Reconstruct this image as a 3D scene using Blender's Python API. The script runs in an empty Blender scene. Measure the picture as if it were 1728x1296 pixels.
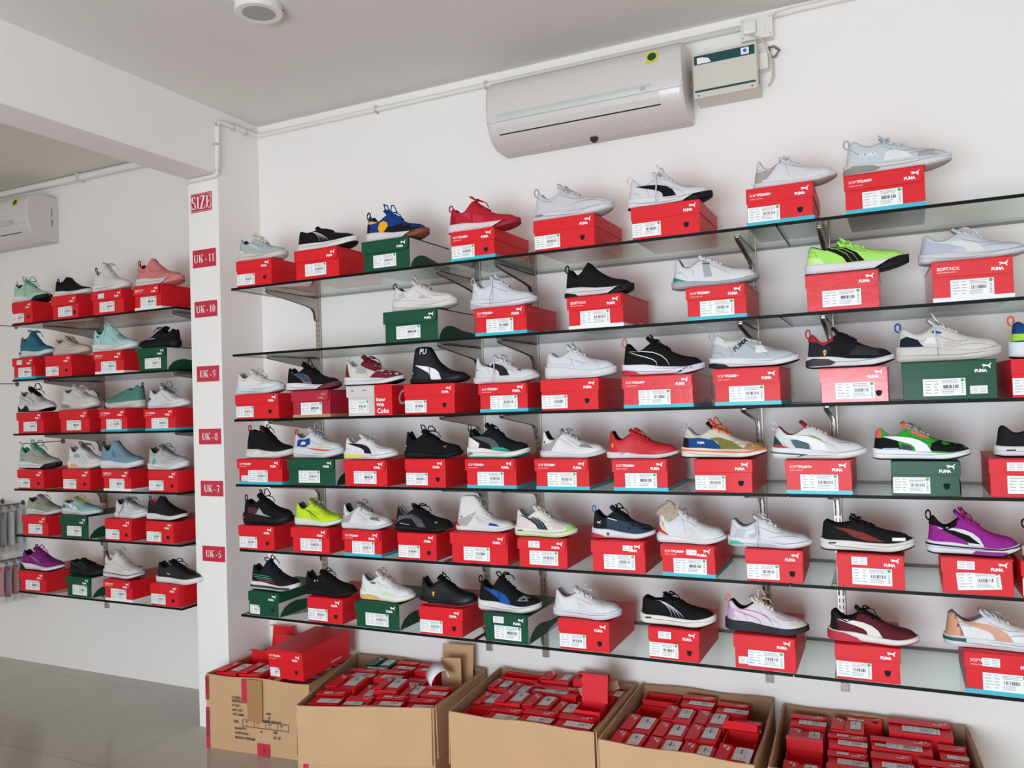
import bpy, bmesh, math, random
import numpy as np
from mathutils import Vector, Matrix
random.seed(7)
SC = bpy.context.scene
COL = SC.collection
# ---------------------------------------------------------------- camera, sky, lights, exposure
cam_d = bpy.data.cameras.new('camera'); cam = bpy.data.objects.new('camera', cam_d); COL.objects.link(cam)
_r = Vector((0.904664, 0.424915, -0.032107)); _u = Vector((0.039879, -0.009406, 0.999160)); _f = Vector((-0.424256, 0.905185, 0.025454))
M = Matrix((( _r.x, _u.x, -_f.x, 0.0), (_r.y, _u.y, -_f.y, -3.2497), (_r.z, _u.z, -_f.z, 1.55), (0, 0, 0, 1)))
cam.matrix_world = M
cam_d.sensor_width = 36.0; cam_d.lens = 28.105; cam_d.clip_start = 0.05
SC.camera = cam
SC.cycles.diffuse_bounces = 7
SC.view_settings.view_transform = 'Standard'; SC.view_settings.look = 'None'; SC.view_settings.gamma = 1.0
SC.view_settings.use_curve_mapping = False
SC.view_settings.exposure = -0.12
W = bpy.data.worlds.new('world'); SC.world = W; W.use_nodes = True
W.node_tree.nodes['Background'].inputs[0].default_value = (1.0, 0.95, 0.88, 1); W.node_tree.nodes['Background'].inputs[1].default_value = 1.0
def area(name, loc, target, sx, sy, power, col):
    l = bpy.data.lights.new(name, 'AREA'); l.shape = 'RECTANGLE'; l.size = sx; l.size_y = sy; l.energy = power; l.color = col
    o = bpy.data.objects.new(name, l); COL.objects.link(o); o.location = loc
    o.rotation_euler = (Vector(target) - Vector(loc)).to_track_quat('-Z', 'Y').to_euler(); return o
area('daylight_through_shopfront', (-0.60, -5.60, 0.95), (-0.9, 0, -1.4), 1.9, 1.6, 218, (0.76, 0.89, 1.0))
# ---------------------------------------------------------------- materials
def lin(h):
    h = h.lstrip('#'); c = [int(h[i:i+2], 16)/255 for i in (0, 2, 4)]
    return tuple(((x+.055)/1.055)**2.4 if x > .04045 else x/12.92 for x in c) + (1,)
MATS = {}
def mat(h, rough=.6, metal=0, coat=0, noise=0, nscale=60, bump=0, name=None, spec=.5):
    key = (h, rough, metal, coat, noise, nscale, bump, spec)
    if key in MATS: return MATS[key]
    m = bpy.data.materials.new(name or 'surface_'+h); m.use_nodes = True; nt = m.node_tree; b = nt.nodes['Principled BSDF']
    b.inputs['Base Color'].default_value = lin(h); b.inputs['Roughness'].default_value = rough; b.inputs['Metallic'].default_value = metal
    b.inputs['Coat Weight'].default_value = coat; b.inputs['Coat Roughness'].default_value = .12; b.inputs['Specular IOR Level'].default_value = spec
    if noise or bump:
        tc = nt.nodes.new('ShaderNodeTexCoord'); n = nt.nodes.new('ShaderNodeTexNoise'); n.inputs['Scale'].default_value = nscale; n.inputs['Detail'].default_value = 4
        nt.links.new(tc.outputs['Object'], n.inputs['Vector'])
        if noise:
            mx = nt.nodes.new('ShaderNodeMixRGB'); c = lin(h); mx.inputs[1].default_value = tuple(min(1, x*(1-noise)) for x in c[:3])+(1,); mx.inputs[2].default_value = tuple(min(1, x*(1+noise)) for x in c[:3])+(1,)
            nt.links.new(n.outputs['Fac'], mx.inputs[0]); nt.links.new(mx.outputs[0], b.inputs['Base Color'])
        if bump:
            bp = nt.nodes.new('ShaderNodeBump'); bp.inputs['Strength'].default_value = bump; bp.inputs['Distance'].default_value = .002
            nt.links.new(n.outputs['Fac'], bp.inputs['Height']); nt.links.new(bp.outputs[0], b.inputs['Normal'])
    MATS[key] = m; return m
M_WALL = mat('efebe8', .75, noise=.01, nscale=3, bump=.05, name='white_wall_paint')
M_CEIL = mat('dcd7d2', .8, noise=.02, nscale=2, name='ceiling_paint')
def red_m(): return mat('d91724', .5, coat=.06, spec=.3, noise=.03, nscale=25, name='red_printed_card')
M_RED = red_m(); M_FILM = mat('dc2430', .28, coat=.35, spec=.4, noise=.04, nscale=30, bump=.5, name='red_card_under_film')
M_CRIM = mat('b01f3a', .5, coat=.05, spec=.3, name='crimson_card'); M_GRN = mat('04492f', .5, coat=.06, spec=.3, noise=.04, nscale=25, name='green_printed_card')
M_PALE = mat('cfc6c4', .5, coat=.1, name='pale_card'); M_WHT = mat('ecebea', .5, name='white_paper'); M_PRINT = mat('f1eeee', .5, name='white_print')
M_INK = mat('3a3a40', .6, name='label_ink'); M_INK2 = mat('a2a2a8', .6, name='pale_label_ink'); M_CYAN = mat('2fb3c4', .4, name='cyan_card')
M_DOT = mat('2fae4a', .5, name='green_dot_paper'); M_HOLE = mat('0c0a0b', .9, name='hole_dark'); M_TAN = mat('b98d5f', .6, name='tan_card')
M_CHROME = mat('b3a9a1', .32, metal=.65, name='brushed_steel'); M_SLOT = mat('1c1a19', .8, name='slot_dark')
M_PVC = mat('e4e0da', .45, name='white_plastic'); M_EDGE = mat('050b0a', .5, spec=.15, name='glass_edge')
def glass_m():
    m = bpy.data.materials.new('shelf_glass'); m.use_nodes = True; nt = m.node_tree; nt.nodes.clear()
    o = nt.nodes.new('ShaderNodeOutputMaterial'); mx = nt.nodes.new('ShaderNodeMixShader'); t = nt.nodes.new('ShaderNodeBsdfTransparent'); g = nt.nodes.new('ShaderNodeBsdfGlossy'); lw = nt.nodes.new('ShaderNodeLayerWeight'); lw.inputs[0].default_value = .5; pw = nt.nodes.new('ShaderNodeMath'); pw.operation = 'POWER'; pw.inputs[1].default_value = 5.0; f = nt.nodes.new('ShaderNodeMath'); f.operation = 'MULTIPLY_ADD'; f.inputs[1].default_value = .75; f.inputs[2].default_value = .04; nt.links.new(lw.outputs['Facing'], pw.inputs[0]); nt.links.new(pw.outputs[0], f.inputs[0])
    t.inputs[0].default_value = (.90, .955, .925, 1); g.inputs[0].default_value = (.9, .95, .93, 1); g.inputs['Roughness'].default_value = .02; 
    nt.links.new(f.outputs[0], mx.inputs[0]); nt.links.new(t.outputs[0], mx.inputs[1]); nt.links.new(g.outputs[0], mx.inputs[2]); nt.links.new(mx.outputs[0], o.inputs[0]); return m
M_GLASS = glass_m()
def film_m(col, alpha):
    m = bpy.data.materials.new('clear_film'); m.use_nodes = True; nt = m.node_tree; nt.nodes.clear()
    o = nt.nodes.new('ShaderNodeOutputMaterial'); mx = nt.nodes.new('ShaderNodeMixShader'); t = nt.nodes.new('ShaderNodeBsdfTransparent'); g = nt.nodes.new('ShaderNodeBsdfPrincipled')
    g.inputs['Base Color'].default_value = lin(col); g.inputs['Roughness'].default_value = .2; mx.inputs[0].default_value = alpha
    nt.links.new(t.outputs[0], mx.inputs[1]); nt.links.new(g.outputs[0], mx.inputs[2]); nt.links.new(mx.outputs[0], o.inputs[0]); return m
M_BAG = film_m('cfd2cf', .28)
def floor_m():
    m = bpy.data.materials.new('polished_floor_tile'); m.use_nodes = True; nt = m.node_tree; b = nt.nodes['Principled BSDF']
    tc = nt.nodes.new('ShaderNodeTexCoord'); br = nt.nodes.new('ShaderNodeTexBrick'); br.offset = 0; br.inputs['Scale'].default_value = 1
    br.inputs['Brick Width'].default_value = .8; br.inputs['Row Height'].default_value = .8; br.inputs['Mortar Size'].default_value = .0018; br.inputs['Mortar Smooth'].default_value = .2
    br.inputs['Color1'].default_value = lin('b4ada3'); br.inputs['Color2'].default_value = lin('b0a99f'); br.inputs['Mortar'].default_value = lin('857e78')
    n = nt.nodes.new('ShaderNodeTexNoise'); n.inputs['Scale'].default_value = 3; mx = nt.nodes.new('ShaderNodeMixRGB'); mx.blend_type = 'MULTIPLY'; mx.inputs[0].default_value = .12
    nt.links.new(tc.outputs['Object'], br.inputs['Vector']); nt.links.new(tc.outputs['Object'], n.inputs['Vector'])
    nt.links.new(br.outputs['Color'], mx.inputs[1]); nt.links.new(n.outputs['Fac'], mx.inputs[2]); nt.links.new(mx.outputs[0], b.inputs['Base Color'])
    b.inputs['Roughness'].default_value = .13; return m
def card_m(name, col, flute=True):
    m = bpy.data.materials.new(name); m.use_nodes = True; nt = m.node_tree; b = nt.nodes['Principled BSDF']; c = lin(col)
    tc = nt.nodes.new('ShaderNodeTexCoord'); n = nt.nodes.new('ShaderNodeTexNoise'); n.inputs['Scale'].default_value = 6; n.inputs['Detail'].default_value = 6
    w = nt.nodes.new('ShaderNodeTexWave'); w.inputs['Scale'].default_value = 22; w.inputs['Distortion'].default_value = .6; w.bands_direction = 'X'
    mx = nt.nodes.new('ShaderNodeMixRGB'); mx.inputs[1].default_value = tuple(x*.9 for x in c[:3])+(1,); mx.inputs[2].default_value = tuple(min(1, x*1.08) for x in c[:3])+(1,)
    nt.links.new(tc.outputs['Object'], n.inputs['Vector']); nt.links.new(tc.outputs['Object'], w.inputs['Vector']); nt.links.new(n.outputs['Fac'], mx.inputs[0]); nt.links.new(mx.outputs[0], b.inputs['Base Color'])
    bp = nt.nodes.new('ShaderNodeBump'); bp.inputs['Strength'].default_value = .12; bp.inputs['Distance'].default_value = .001; nt.links.new(w.outputs['Fac'], bp.inputs['Height']); nt.links.new(bp.outputs[0], b.inputs['Normal'])
    b.inputs['Roughness'].default_value = .7; return m
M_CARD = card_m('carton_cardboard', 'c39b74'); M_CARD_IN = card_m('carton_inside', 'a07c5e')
# ---------------------------------------------------------------- object helpers
def link(name, me, parent=None, loc=(0, 0, 0), rot=(0, 0, 0)):
    o = bpy.data.objects.new(name, me); COL.objects.link(o); o.location = loc; o.rotation_euler = rot
    if parent: o.parent = parent
    return o
def tag(o, label=None, cat=None, group=None, kind=None):
    if label: o['label'] = label
    if cat: o['category'] = cat
    if group: o['group'] = group
    if kind: o['kind'] = kind
    return o
def root(name, loc, label, cat, group=None, rot=(0, 0, 0)):
    o = bpy.data.objects.new(name, None); COL.objects.link(o); o.location = loc; o.rotation_euler = rot; o.empty_display_size = .05
    return tag(o, label, cat, group)
class MB:
    def __init__(s): s.v = []; s.f = []; s.m = []
    def add(s, vs, fs, mi=0):
        b = len(s.v); s.v += [tuple(p) for p in vs]; s.f += [tuple(b+i for i in f) for f in fs]; s.m += [mi]*len(fs); return s
    def box(s, x0, x1, y0, y1, z0, z1, mi=0, mf=None):
        vs = [(x0,y0,z0),(x1,y0,z0),(x1,y1,z0),(x0,y1,z0),(x0,y0,z1),(x1,y0,z1),(x1,y1,z1),(x0,y1,z1)]
        fs = [(0,1,5,4),(1,2,6,5),(2,3,7,6),(3,0,4,7),(4,5,6,7),(3,2,1,0)]   # front,right,back,left,top,bottom
        b = len(s.v); s.v += vs
        for i, f in enumerate(fs): s.f.append(tuple(b+k for k in f)); s.m.append(mf[i] if mf else mi)
        return s
    def tube(s, pts, r, seg=6, mi=0, cap=True, flat=1.0):
        pts = [Vector(p) for p in pts]; n = len(pts); rings = []
        up = Vector((0, 0, 1))
        for i, p in enumerate(pts):
            t = (pts[min(i+1, n-1)] - pts[max(i-1, 0)]).normalized()
            a = t.cross(up)
            if a.length < .05: a = t.cross(Vector((0, 1, 0)))
            a.normalize(); b = t.cross(a)
            rr = r[i] if isinstance(r, (list, tuple)) else r
            rings.append([p + (a*math.cos(2*math.pi*k/seg) + b*flat*math.sin(2*math.pi*k/seg))*rr for k in range(seg)])
        base = len(s.v)
        for rg in rings: s.v += [tuple(q) for q in rg]
        for i in range(n-1):
            for k in range(seg):
                s.f.append((base+i*seg+k, base+i*seg+(k+1) % seg, base+(i+1)*seg+(k+1) % seg, base+(i+1)*seg+k)); s.m.append(mi)
        if cap:
            s.f.append(tuple(base+k for k in range(seg))[::-1]); s.m.append(mi)
            s.f.append(tuple(base+(n-1)*seg+k for k in range(seg))); s.m.append(mi)
        return s
    def grid(s, rows, mi=0, close=False, flip=False):
        b = len(s.v); nr = len(rows); nc = len(rows[0])
        for r in rows: s.v += [tuple(p) for p in r]
        for i in range(nr-1):
            for j in range(nc if close else nc-1):
                k = (j+1) % nc
                f = (b+i*nc+j, b+i*nc+k, b+(i+1)*nc+k, b+(i+1)*nc+j)
                s.f.append(f[::-1] if flip else f); s.m.append(mi)
        return s
    def mesh(s, name, mats, smooth=False, bevel=0, weld=0):
        me = bpy.data.meshes.new(name); me.from_pydata(s.v, [], s.f)
        if not isinstance(mats, (list, tuple)): mats = [mats]
        for m in mats: me.materials.append(m)
        me.polygons.foreach_set('material_index', s.m)
        if bevel or weld:
            bm = bmesh.new(); bm.from_mesh(me)
            if weld: bmesh.ops.remove_doubles(bm, verts=bm.verts, dist=weld)
            if bevel: bmesh.ops.bevel(bm, geom=list(bm.edges), offset=bevel, segments=2, affect='EDGES', profile=.5)
            bm.to_mesh(me); bm.free()
        if smooth: me.polygons.foreach_set('use_smooth', [True]*len(me.polygons))
        me.update(); return me
def part(name, mb, mats, parent, smooth=False, bevel=0, loc=(0, 0, 0), rot=(0, 0, 0), weld=0):
    return link(name, mb.mesh(name, mats, smooth, bevel, weld), parent, loc, rot)
def prism(poly, y0, y1, mi=0, mb=None):      # polygon in x,z extruded along y
    mb = mb or MB(); n = len(poly)
    vs = [(x, y0, z) for x, z in poly] + [(x, y1, z) for x, z in poly]
    mb.add(vs, [tuple(range(n)), tuple(range(2*n-1, n-1, -1))] + [(i, i+n, (i+1) % n+n, (i+1) % n) for i in range(n)], mi); return mb
# ---------------------------------------------------------------- lettering (curves turned into meshes lying in x,z and facing -y)
TXT = {}
def text_mesh(body, size, m, bold=0, shear=0, align='LEFT', sx=1.0):
    key = (body, size, m.name, bold, shear, align, sx)
    if key in TXT: return TXT[key]
    c = bpy.data.curves.new('lettering', 'FONT'); c.body = body; c.size = size; c.offset = bold; c.shear = shear; c.align_x = align; c.resolution_u = 3
    o = bpy.data.objects.new('lettering', c); COL.objects.link(o); bpy.context.view_layer.update()
    me = bpy.data.meshes.new_from_object(o.evaluated_get(bpy.context.evaluated_depsgraph_get()))
    bpy.data.objects.remove(o); bpy.data.curves.remove(c)
    for v in me.vertices: v.co = (v.co.x*sx, 0, v.co.y)
    me.materials.clear(); me.materials.append(m); me.name = 'lettering'; TXT[key] = me; return me
CAT = [(0,.36),(.10,.52),(.30,.50),(.55,.41),(.72,.44),(.86,.58),(1.0,.68),(1.0,.60),(.91,.46),(.85,.32),(.92,.06),(.81,.02),(.70,.21),(.5,.27),(.3,.23),(.12,.14),(.07,.20),(.24,.32),(.15,.37)]
def logo_mesh(w, m):
    key = ('logo', w, m.name)
    if key in TXT: return TXT[key]
    t = text_mesh('PUMA', .30, m, bold=.016, sx=1.0); vs = [tuple(v.co) for v in t.vertices]; xm = max(v[0] for v in vs)
    mb = MB(); mb.add([(v[0]/xm*.78*w, 0, v[2]*w*1.0) for v in vs], [tuple(p.vertices) for p in t.polygons])
    mb.add([((.46+.60*x)*w, 0, (.25+.60*z)*w) for x, z in CAT], [tuple(range(len(CAT)-1, -1, -1))])
    TXT[key] = mb.mesh('emblem', m); return TXT[key]
def cat_mesh(w, m):
    key = ('cat', w, m.name)
    if key in TXT: return TXT[key]
    TXT[key] = MB().add([(x*w, 0, z*w) for x, z in CAT], [tuple(range(len(CAT)-1, -1, -1))]).mesh('emblem', m); return TXT[key]
# serif capitals for the size signs
def serif_word(word, H, mb):
    def rect(x0, x1, z0, z1): mb.add([(x0, 0, z0), (x1, 0, z0), (x1, 0, z1), (x0, 0, z1)], [(0, 1, 2, 3)])
    def quad(a, b, c, d): mb.add([(a[0],0,a[1]), (b[0],0,b[1]), (c[0],0,c[1]), (d[0],0,d[1])], [(0,1,2,3)])
    def arc(cx, cz, rx, rz, a0, a1, t0, t1, n=12):   # stroke whose thickness follows the side
        pv = None
        for i in range(n+1):
            a = math.radians(a0+(a1-a0)*i/n); tt = t1+(t0-t1)*abs(math.cos(a))
            o = (cx+rx*math.cos(a), cz+rz*math.sin(a)); q = (cx+(rx-tt)*math.cos(a), cz+(rz-tt*.8)*math.sin(a))
            if pv: quad(pv[0], o, q, pv[1])
            pv = (o, q)
    S, T, F = .17*H, .07*H, .06*H; x = 0
    for ch in word:
        if ch == 'I': rect(x+.10*H, x+.10*H+S, 0, H); rect(x, x+.20*H+S, 0, F); rect(x, x+.20*H+S, H-F, H); w = .37*H
        elif ch == 'Z':
            rect(x, x+.58*H, H-F, H); rect(x, x+.62*H, 0, F); quad((x, F), (x+.2*H, F), (x+.58*H, H-F), (x+.38*H, H-F)); rect(x, x+F, H*.74, H); rect(x+.62*H-F, x+.62*H, 0, .28*H); w = .62*H
        elif ch == 'E':
            rect(x+.07*H, x+.07*H+S, 0, H); rect(x, x+.58*H, 0, F); rect(x, x+.56*H, H-F, H); rect(x+.2*H, x+.44*H, .48*H, .54*H); rect(x+.58*H-F, x+.58*H, 0, .26*H); rect(x+.56*H-F, x+.56*H, .76*H, H); rect(x+.40*H, x+.44*H, .38*H, .64*H); w = .58*H
        elif ch == 'U':
            rect(x+.06*H, x+.06*H+S, .3*H, H); rect(x+.56*H, x+.56*H+T, .3*H, H); rect(x, x+.3*H, H-F, H); rect(x+.46*H, x+.73*H, H-F, H); arc(x+.345*H, .3*H, .285*H, .3*H, 180, 360, S*.8, T); w = .73*H
        elif ch == 'K':
            rect(x+.07*H, x+.07*H+S, 0, H); rect(x, x+.31*H, 0, F); rect(x, x+.31*H, H-F, H); quad((x+.22*H, .36*H), (x+.26*H, .44*H), (x+.66*H, H-F), (x+.56*H, H-F)); quad((x+.32*H, .5*H), (x+.52*H, 0), (x+.74*H, 0), (x+.44*H, .62*H)); rect(x+.44*H, x+.76*H, H-F, H); rect(x+.42*H, x+.80*H, 0, F); w = .80*H
        elif ch == '-': rect(x+.02*H, x+.30*H, .26*H, .36*H); w = .32*H
        elif ch == ' ': w = .10*H
        elif ch == '1': rect(x+.16*H, x+.16*H+S*.9, 0, H*.97); rect(x+.06*H, x+.44*H, 0, F); quad((x+.04*H, .78*H), (x+.18*H, .80*H), (x+.20*H, .97*H), (x+.10*H, .86*H)); w = .46*H
        elif ch == '0': arc(x+.25*H, .49*H, .25*H, .49*H, 0, 360, S*.85, T, 24); w = .5*H
        elif ch == '9': arc(x+.25*H, .70*H, .25*H, .28*H, 0, 360, S*.8, T, 20); arc(x+.12*H, .70*H, .38*H, .70*H, -88, 0, S*.8, T); w = .5*H
        elif ch == '6': arc(x+.25*H, .28*H, .25*H, .28*H, 0, 360, S*.8, T, 20); arc(x+.38*H, .28*H, .38*H, .70*H, 92, 180, S*.8, T); w = .5*H
        elif ch == '8': arc(x+.25*H, .73*H, .21*H, .25*H, 0, 360, S*.7, T, 20); arc(x+.25*H, .27*H, .25*H, .28*H, 0, 360, S*.8, T, 20); w = .5*H
        elif ch == '7': rect(x+.02*H, x+.5*H, H*.85, H*.97); quad((x+.14*H, 0), (x+.30*H, 0), (x+.5*H, .86*H), (x+.42*H, .86*H)); w = .5*H
        elif ch == 'S':
            arc(x+.26*H, .74*H, .24*H, .26*H, 35, 235, S*.8, T); arc(x+.26*H, .27*H, .26*H, .27*H, 55, -145, S*.8, T)
            quad((x+.06*H, .62*H), (x+.18*H, .50*H), (x+.46*H, .42*H), (x+.30*H, .60*H)); rect(x+.42*H, x+.46*H, .70*H, .98*H); rect(x+.02*H, x+.06*H, .02*H, .32*H); w = .52*H
        x += w + .07*H
    return x - .07*H
# ---------------------------------------------------------------- room
def st(name, mb, m): return tag(part(name, mb, m, None), kind='structure')
XP, XR, CZ = -3.163, -2.962, 3.06
st('floor', MB().box(-8, 3.2, -5.8, .2, -.1, 0), floor_m())
st('ceiling', MB().box(-8, 3.2, -5.8, .2, CZ, CZ+.1), M_CEIL)
st('wall_back', MB().box(XR, 3.2, 0, .25, 0, CZ), M_WALL)
st('wall_back_left', MB().box(-8, XP, .1, .35, 0, CZ), M_WALL)
st('wall_pillar', MB().box(XP, XR, -.29, .25, 0, CZ), M_WALL)
st('wall_beam', MB().box(XP, XR, -5.8, -.29, 2.74, CZ), M_WALL)
st('wall_right', MB().box(3.2, 3.4, -5.8, .25, 0, CZ), M_WALL)
st('wall_left', MB().box(-8.2, -8, -5.8, .35, 0, CZ), M_WALL)
# ---------------------------------------------------------------- shoe boxes
def quadf(mb, x0, x1, z0, z1, y, mi): mb.add([(x0, y, z0), (x1, y, z0), (x1, y, z1), (x0, y, z1)], [(0, 1, 2, 3)], mi)
def label_mesh(w, h, kind, seed=0):
    key = ('label', w, h, kind, seed)
    if key in TXT: return TXT[key]
    rnd = random.Random(seed+int(w*1e4)); mb = MB(); quadf(mb, 0, w, 0, h, 0, 0)
    if kind == 'main':
        for r in range(5):
            z = h*(.86-.17*r); quadf(mb, .05*w, (.10+.10*rnd.random())*w+.05*w, z-.012*h, z+.03*h, -.0004, 2); quadf(mb, .26*w, (.33+.05*rnd.random())*w, z-.012*h, z+.03*h, -.0004, 2)
        for r in range(3): quadf(mb, .44*w, (.78+.1*rnd.random())*w, h*(.88-.08*r), h*(.91-.08*r), -.0004, 2)
        x = .48*w
        while x < .84*w:
            bw = rnd.choice([.006, .012, .02])*w; quadf(mb, x, x+bw, .42*h, .62*h, -.0004, 1); x += bw+rnd.choice([.006, .012, .022])*w
        for r in range(3): quadf(mb, .44*w, (.70+.14*rnd.random())*w, h*(.32-.09*r), h*(.35-.09*r), -.0004, 2)
        for r in range(6): quadf(mb, .90*w, .955*w, h*(.14+.10*r), h*(.19+.10*r), -.0004, 2)
    else:
        for r in range(4): quadf(mb, .08*w, .44*w, h*(.78-.2*r), h*(.84-.2*r), -.0004, 2); quadf(mb, .54*w, .9*w, h*(.78-.2*r), h*(.84-.2*r), -.0004, 2)
    TXT[key] = mb.mesh('label', [M_WHT, M_INK, M_INK2]); return TXT[key]
def disc(r, n=14, shape=None):
    P = shape or [(math.cos(2*math.pi*i/n), math.sin(2*math.pi*i/n)) for i in range(n)]; n = len(P)
    return MB().add([(r*x, 0, r*z) for x, z in P]+[(0, 0, 0)], [(i, (i+1) % n, n) for i in range(n)])
def hole_mb():
    return MB().add([(x*.0095, 0, z*.0095) for x, z in [(-1, .85), (-.95, .1), (-.6, -.8), (0, -1), (.6, -.8), (.95, .1), (1, .85), (0, 1)]], [(7, 6, 5, 4, 3, 2, 1, 0)][::1] and [(0, 1, 2, 3, 4, 5, 6, 7)])
HOLE = hole_mb().mesh('finger_hole', M_HOLE); DOT = disc(.0052).mesh('green_dot', M_DOT)
SWOOSH = [(.004, 0), (.012, .16), (.035, .34), (.07, .46), (.11, .50), (.15, .46), (.21, .38), (.318, .34), (.318, .2), (.25, .16), (.20, .10), (.17, 0)]
def shoe_box(loc, w, h, o, label, group, rot=(0, 0, 0), d=.32, seed=0):
    """o: A lift-off lid, B hinged lid with front flap; G green; F/R lettering; c/w/t bottom band; f clear film; 2 extra sticker; s small sticker; k two-tone; m magenta; x no label dot"""
    rnd = random.Random(seed*31+5); r = root('shoe_box', loc, label, 'shoe box', group, rot)
    m = M_GRN if 'G' in o else (M_CRIM if 'm' in o else (M_FILM if 'f' in o else M_RED)); side = M_PALE if 'G' in o else m
    fm = M_PALE if 'k' in o else m; j = (rnd.random()-.5)*.006
    if 'A' in o:
        zl = h*.60
        part('box_base', MB().box(-w/2+.003, w/2-.003, 0, d-.002, 0, h*.92, mf=[0, 1, 0, 1, 0, 0]), [m, side], r, bevel=.0012)
        part('lid', MB().box(-w/2, w/2, -.003, d, zl, h), m, r, bevel=.0014, loc=(j*.4, 0, 0), rot=(j*.8, j*1.5, j*2))
        lx, lz, ly = -w/2+.004, .008, -.0008
        link('finger_hole', HOLE, r, (w*.30, -.0012, h*.28))
    else:
        zl = h*.60
        part('box_base', MB().box(-w/2, w/2, 0, d-.002, 0, h-.003, mf=[0, 1, 1, 1, 0, 0]), [fm, side], r, bevel=.0012)
        lid = MB(); lid.box(-w/2-.002, w/2+.002, -.0085, d, h-.003, h)
        R = .016; c = [(w/2-.002-R+R*math.sin(a), zl+R-R*math.cos(a)) for a in [math.pi/2*i/6 for i in range(7)]]
        prism([(-w/2-.003, zl+.002+j*.5)] + c + [(w/2-.002, h-.001), (-w/2-.003, h-.001)], -.0085, -.0050, 0, lid)
        part('lid', lid, fm, r, bevel=0, rot=(j*.6, j*.8, 0))
        lx, lz, ly = -w*.28, h*.10, -.0010
        if 'h' in o: link('finger_hole', HOLE, r, (w*.36, -.0012, h*.24))
    if 'k' in o:
        part('red_end_panel', MB().box(w*.12, w/2+.0012, -.0092, d-.01, .001, h+.0012), M_RED, r, bevel=.0008)
        for i, (t, z, s) in enumerate((('Better', .47, .019), ('With', .30, .019), ('Coke', .08, .028))): link('slogan_print', text_mesh(t, s, M_PRINT, bold=.0006, sx=.95), r, (w*.16+i*.002, -.0100, h*z))
        link('script_print', text_mesh('Ca', .09, M_PRINT, bold=.0012, shear=.3), r, (w/2+.0022, .03, h*.35), (0, 0, math.pi/2))
        link('script_print', text_mesh('coca', .012, M_INK, shear=.3), r, (-w*.16, -.0100, h*.82)); link('emblem', cat_mesh(.014, M_INK), r, (-w*.40, -.0100, h*.80))
    band = 'c' in o or 'w' in o or 't' in o
    if band:
        mbn = MB().box(-w/2-.0012, w/2+.0012, -.0012, d, 0, .013)
        part('color_band', mbn, M_CYAN if 'c' in o else (M_TAN if 't' in o else M_WHT), r)
        lz = max(lz, .011)
    sc = min(1.0, w/.150, h/.088); lw, lh = (.104, .050) if 'A' in o else (.116, .053)
    if 'k' in o: lx, lw = -w/2+.006, .100
    if 'n' in o: lw, lh, lx = .058, .040, -w/2+.01
    if sc < 1: lx *= .9
    tilt = math.radians(-5) if '/' in o else j*2
    lb = link('label', label_mesh(lw, lh, 'main', seed % 4), r, (lx, ly-.0006, lz), (0, tilt, 0)); lb.scale = (sc, 1, sc)
    if 'x' not in o: link('green_dot', DOT, lb, (lw*.93, -.0008, lh*.88))
    if '2' in o: link('small_label', label_mesh(.046, .024, 'sub'), r, (w*.22 if 'G' in o else -w*.44, ly-.0010, lz+.004)).scale = (sc, 1, sc)
    if 's' in o: link('small_label', label_mesh(.046, .025, 'sub'), r, (-w*.28, -.0096, zl+.010)).scale = (sc, 1, sc)
    if 'p' in o: link('small_label', label_mesh(.036, .019, 'sub'), r, (w*.10 if 'F' not in o else -w*.02, -.0096, zl+.012))
    if 'k' not in o:
        lw_ = .042; lp = -.0094 if 'B' in o else -.0042
        pm = M_TAN if 'm' in o else M_PRINT
        link('emblem', logo_mesh(lw_, pm), r, (w/2-.016*sc-lw_*sc, lp, zl+(h-zl)*.20)).scale = (sc, 1, sc)
        if 'F' in o and sc > .99:
            link('lettering', text_mesh('SOFT', .0125, pm), r, (-w/2+.012, lp, zl+(h-zl)*.42)); link('lettering', text_mesh('FOAM+', .0125, pm, bold=.0005), r, (-w/2+.0405, lp, zl+(h-zl)*.42)); link('lettering', text_mesh('OPTIMAL COMFORT', .0046, pm), r, (-w/2+.012, lp, zl+(h-zl)*.22))
        if 'R' in o and sc > .99:
            link('lettering', text_mesh('SOFT', .0135, pm, bold=.0005), r, (-w/2+.012, lp, zl+(h-zl)*.42)); link('lettering', text_mesh('RIDE', .0135, pm), r, (-w/2+.045, lp, zl+(h-zl)*.42)); part('lettering', MB().box(0, .05, 0, .0003, 0, .0012), pm, r, loc=(-w/2+.012, lp, zl+(h-zl)*.28))
    if 'G' in o:
        for s in (1, -1): part('side_wave', MB().add([(s*(w/2+.0010), y, z*h) for y, z in SWOOSH], [tuple(range(len(SWOOSH)))[::s]]), M_GRN, r)
    elif 'F' in o or 'R' in o:
        link('side_print', text_mesh('SOFTFOAM+' if 'F' in o else 'SOFTRIDE', .013, M_PRINT), r, (w/2+.0014, d-.14, .018), (0, 0, math.pi/2))
    return r
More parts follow.
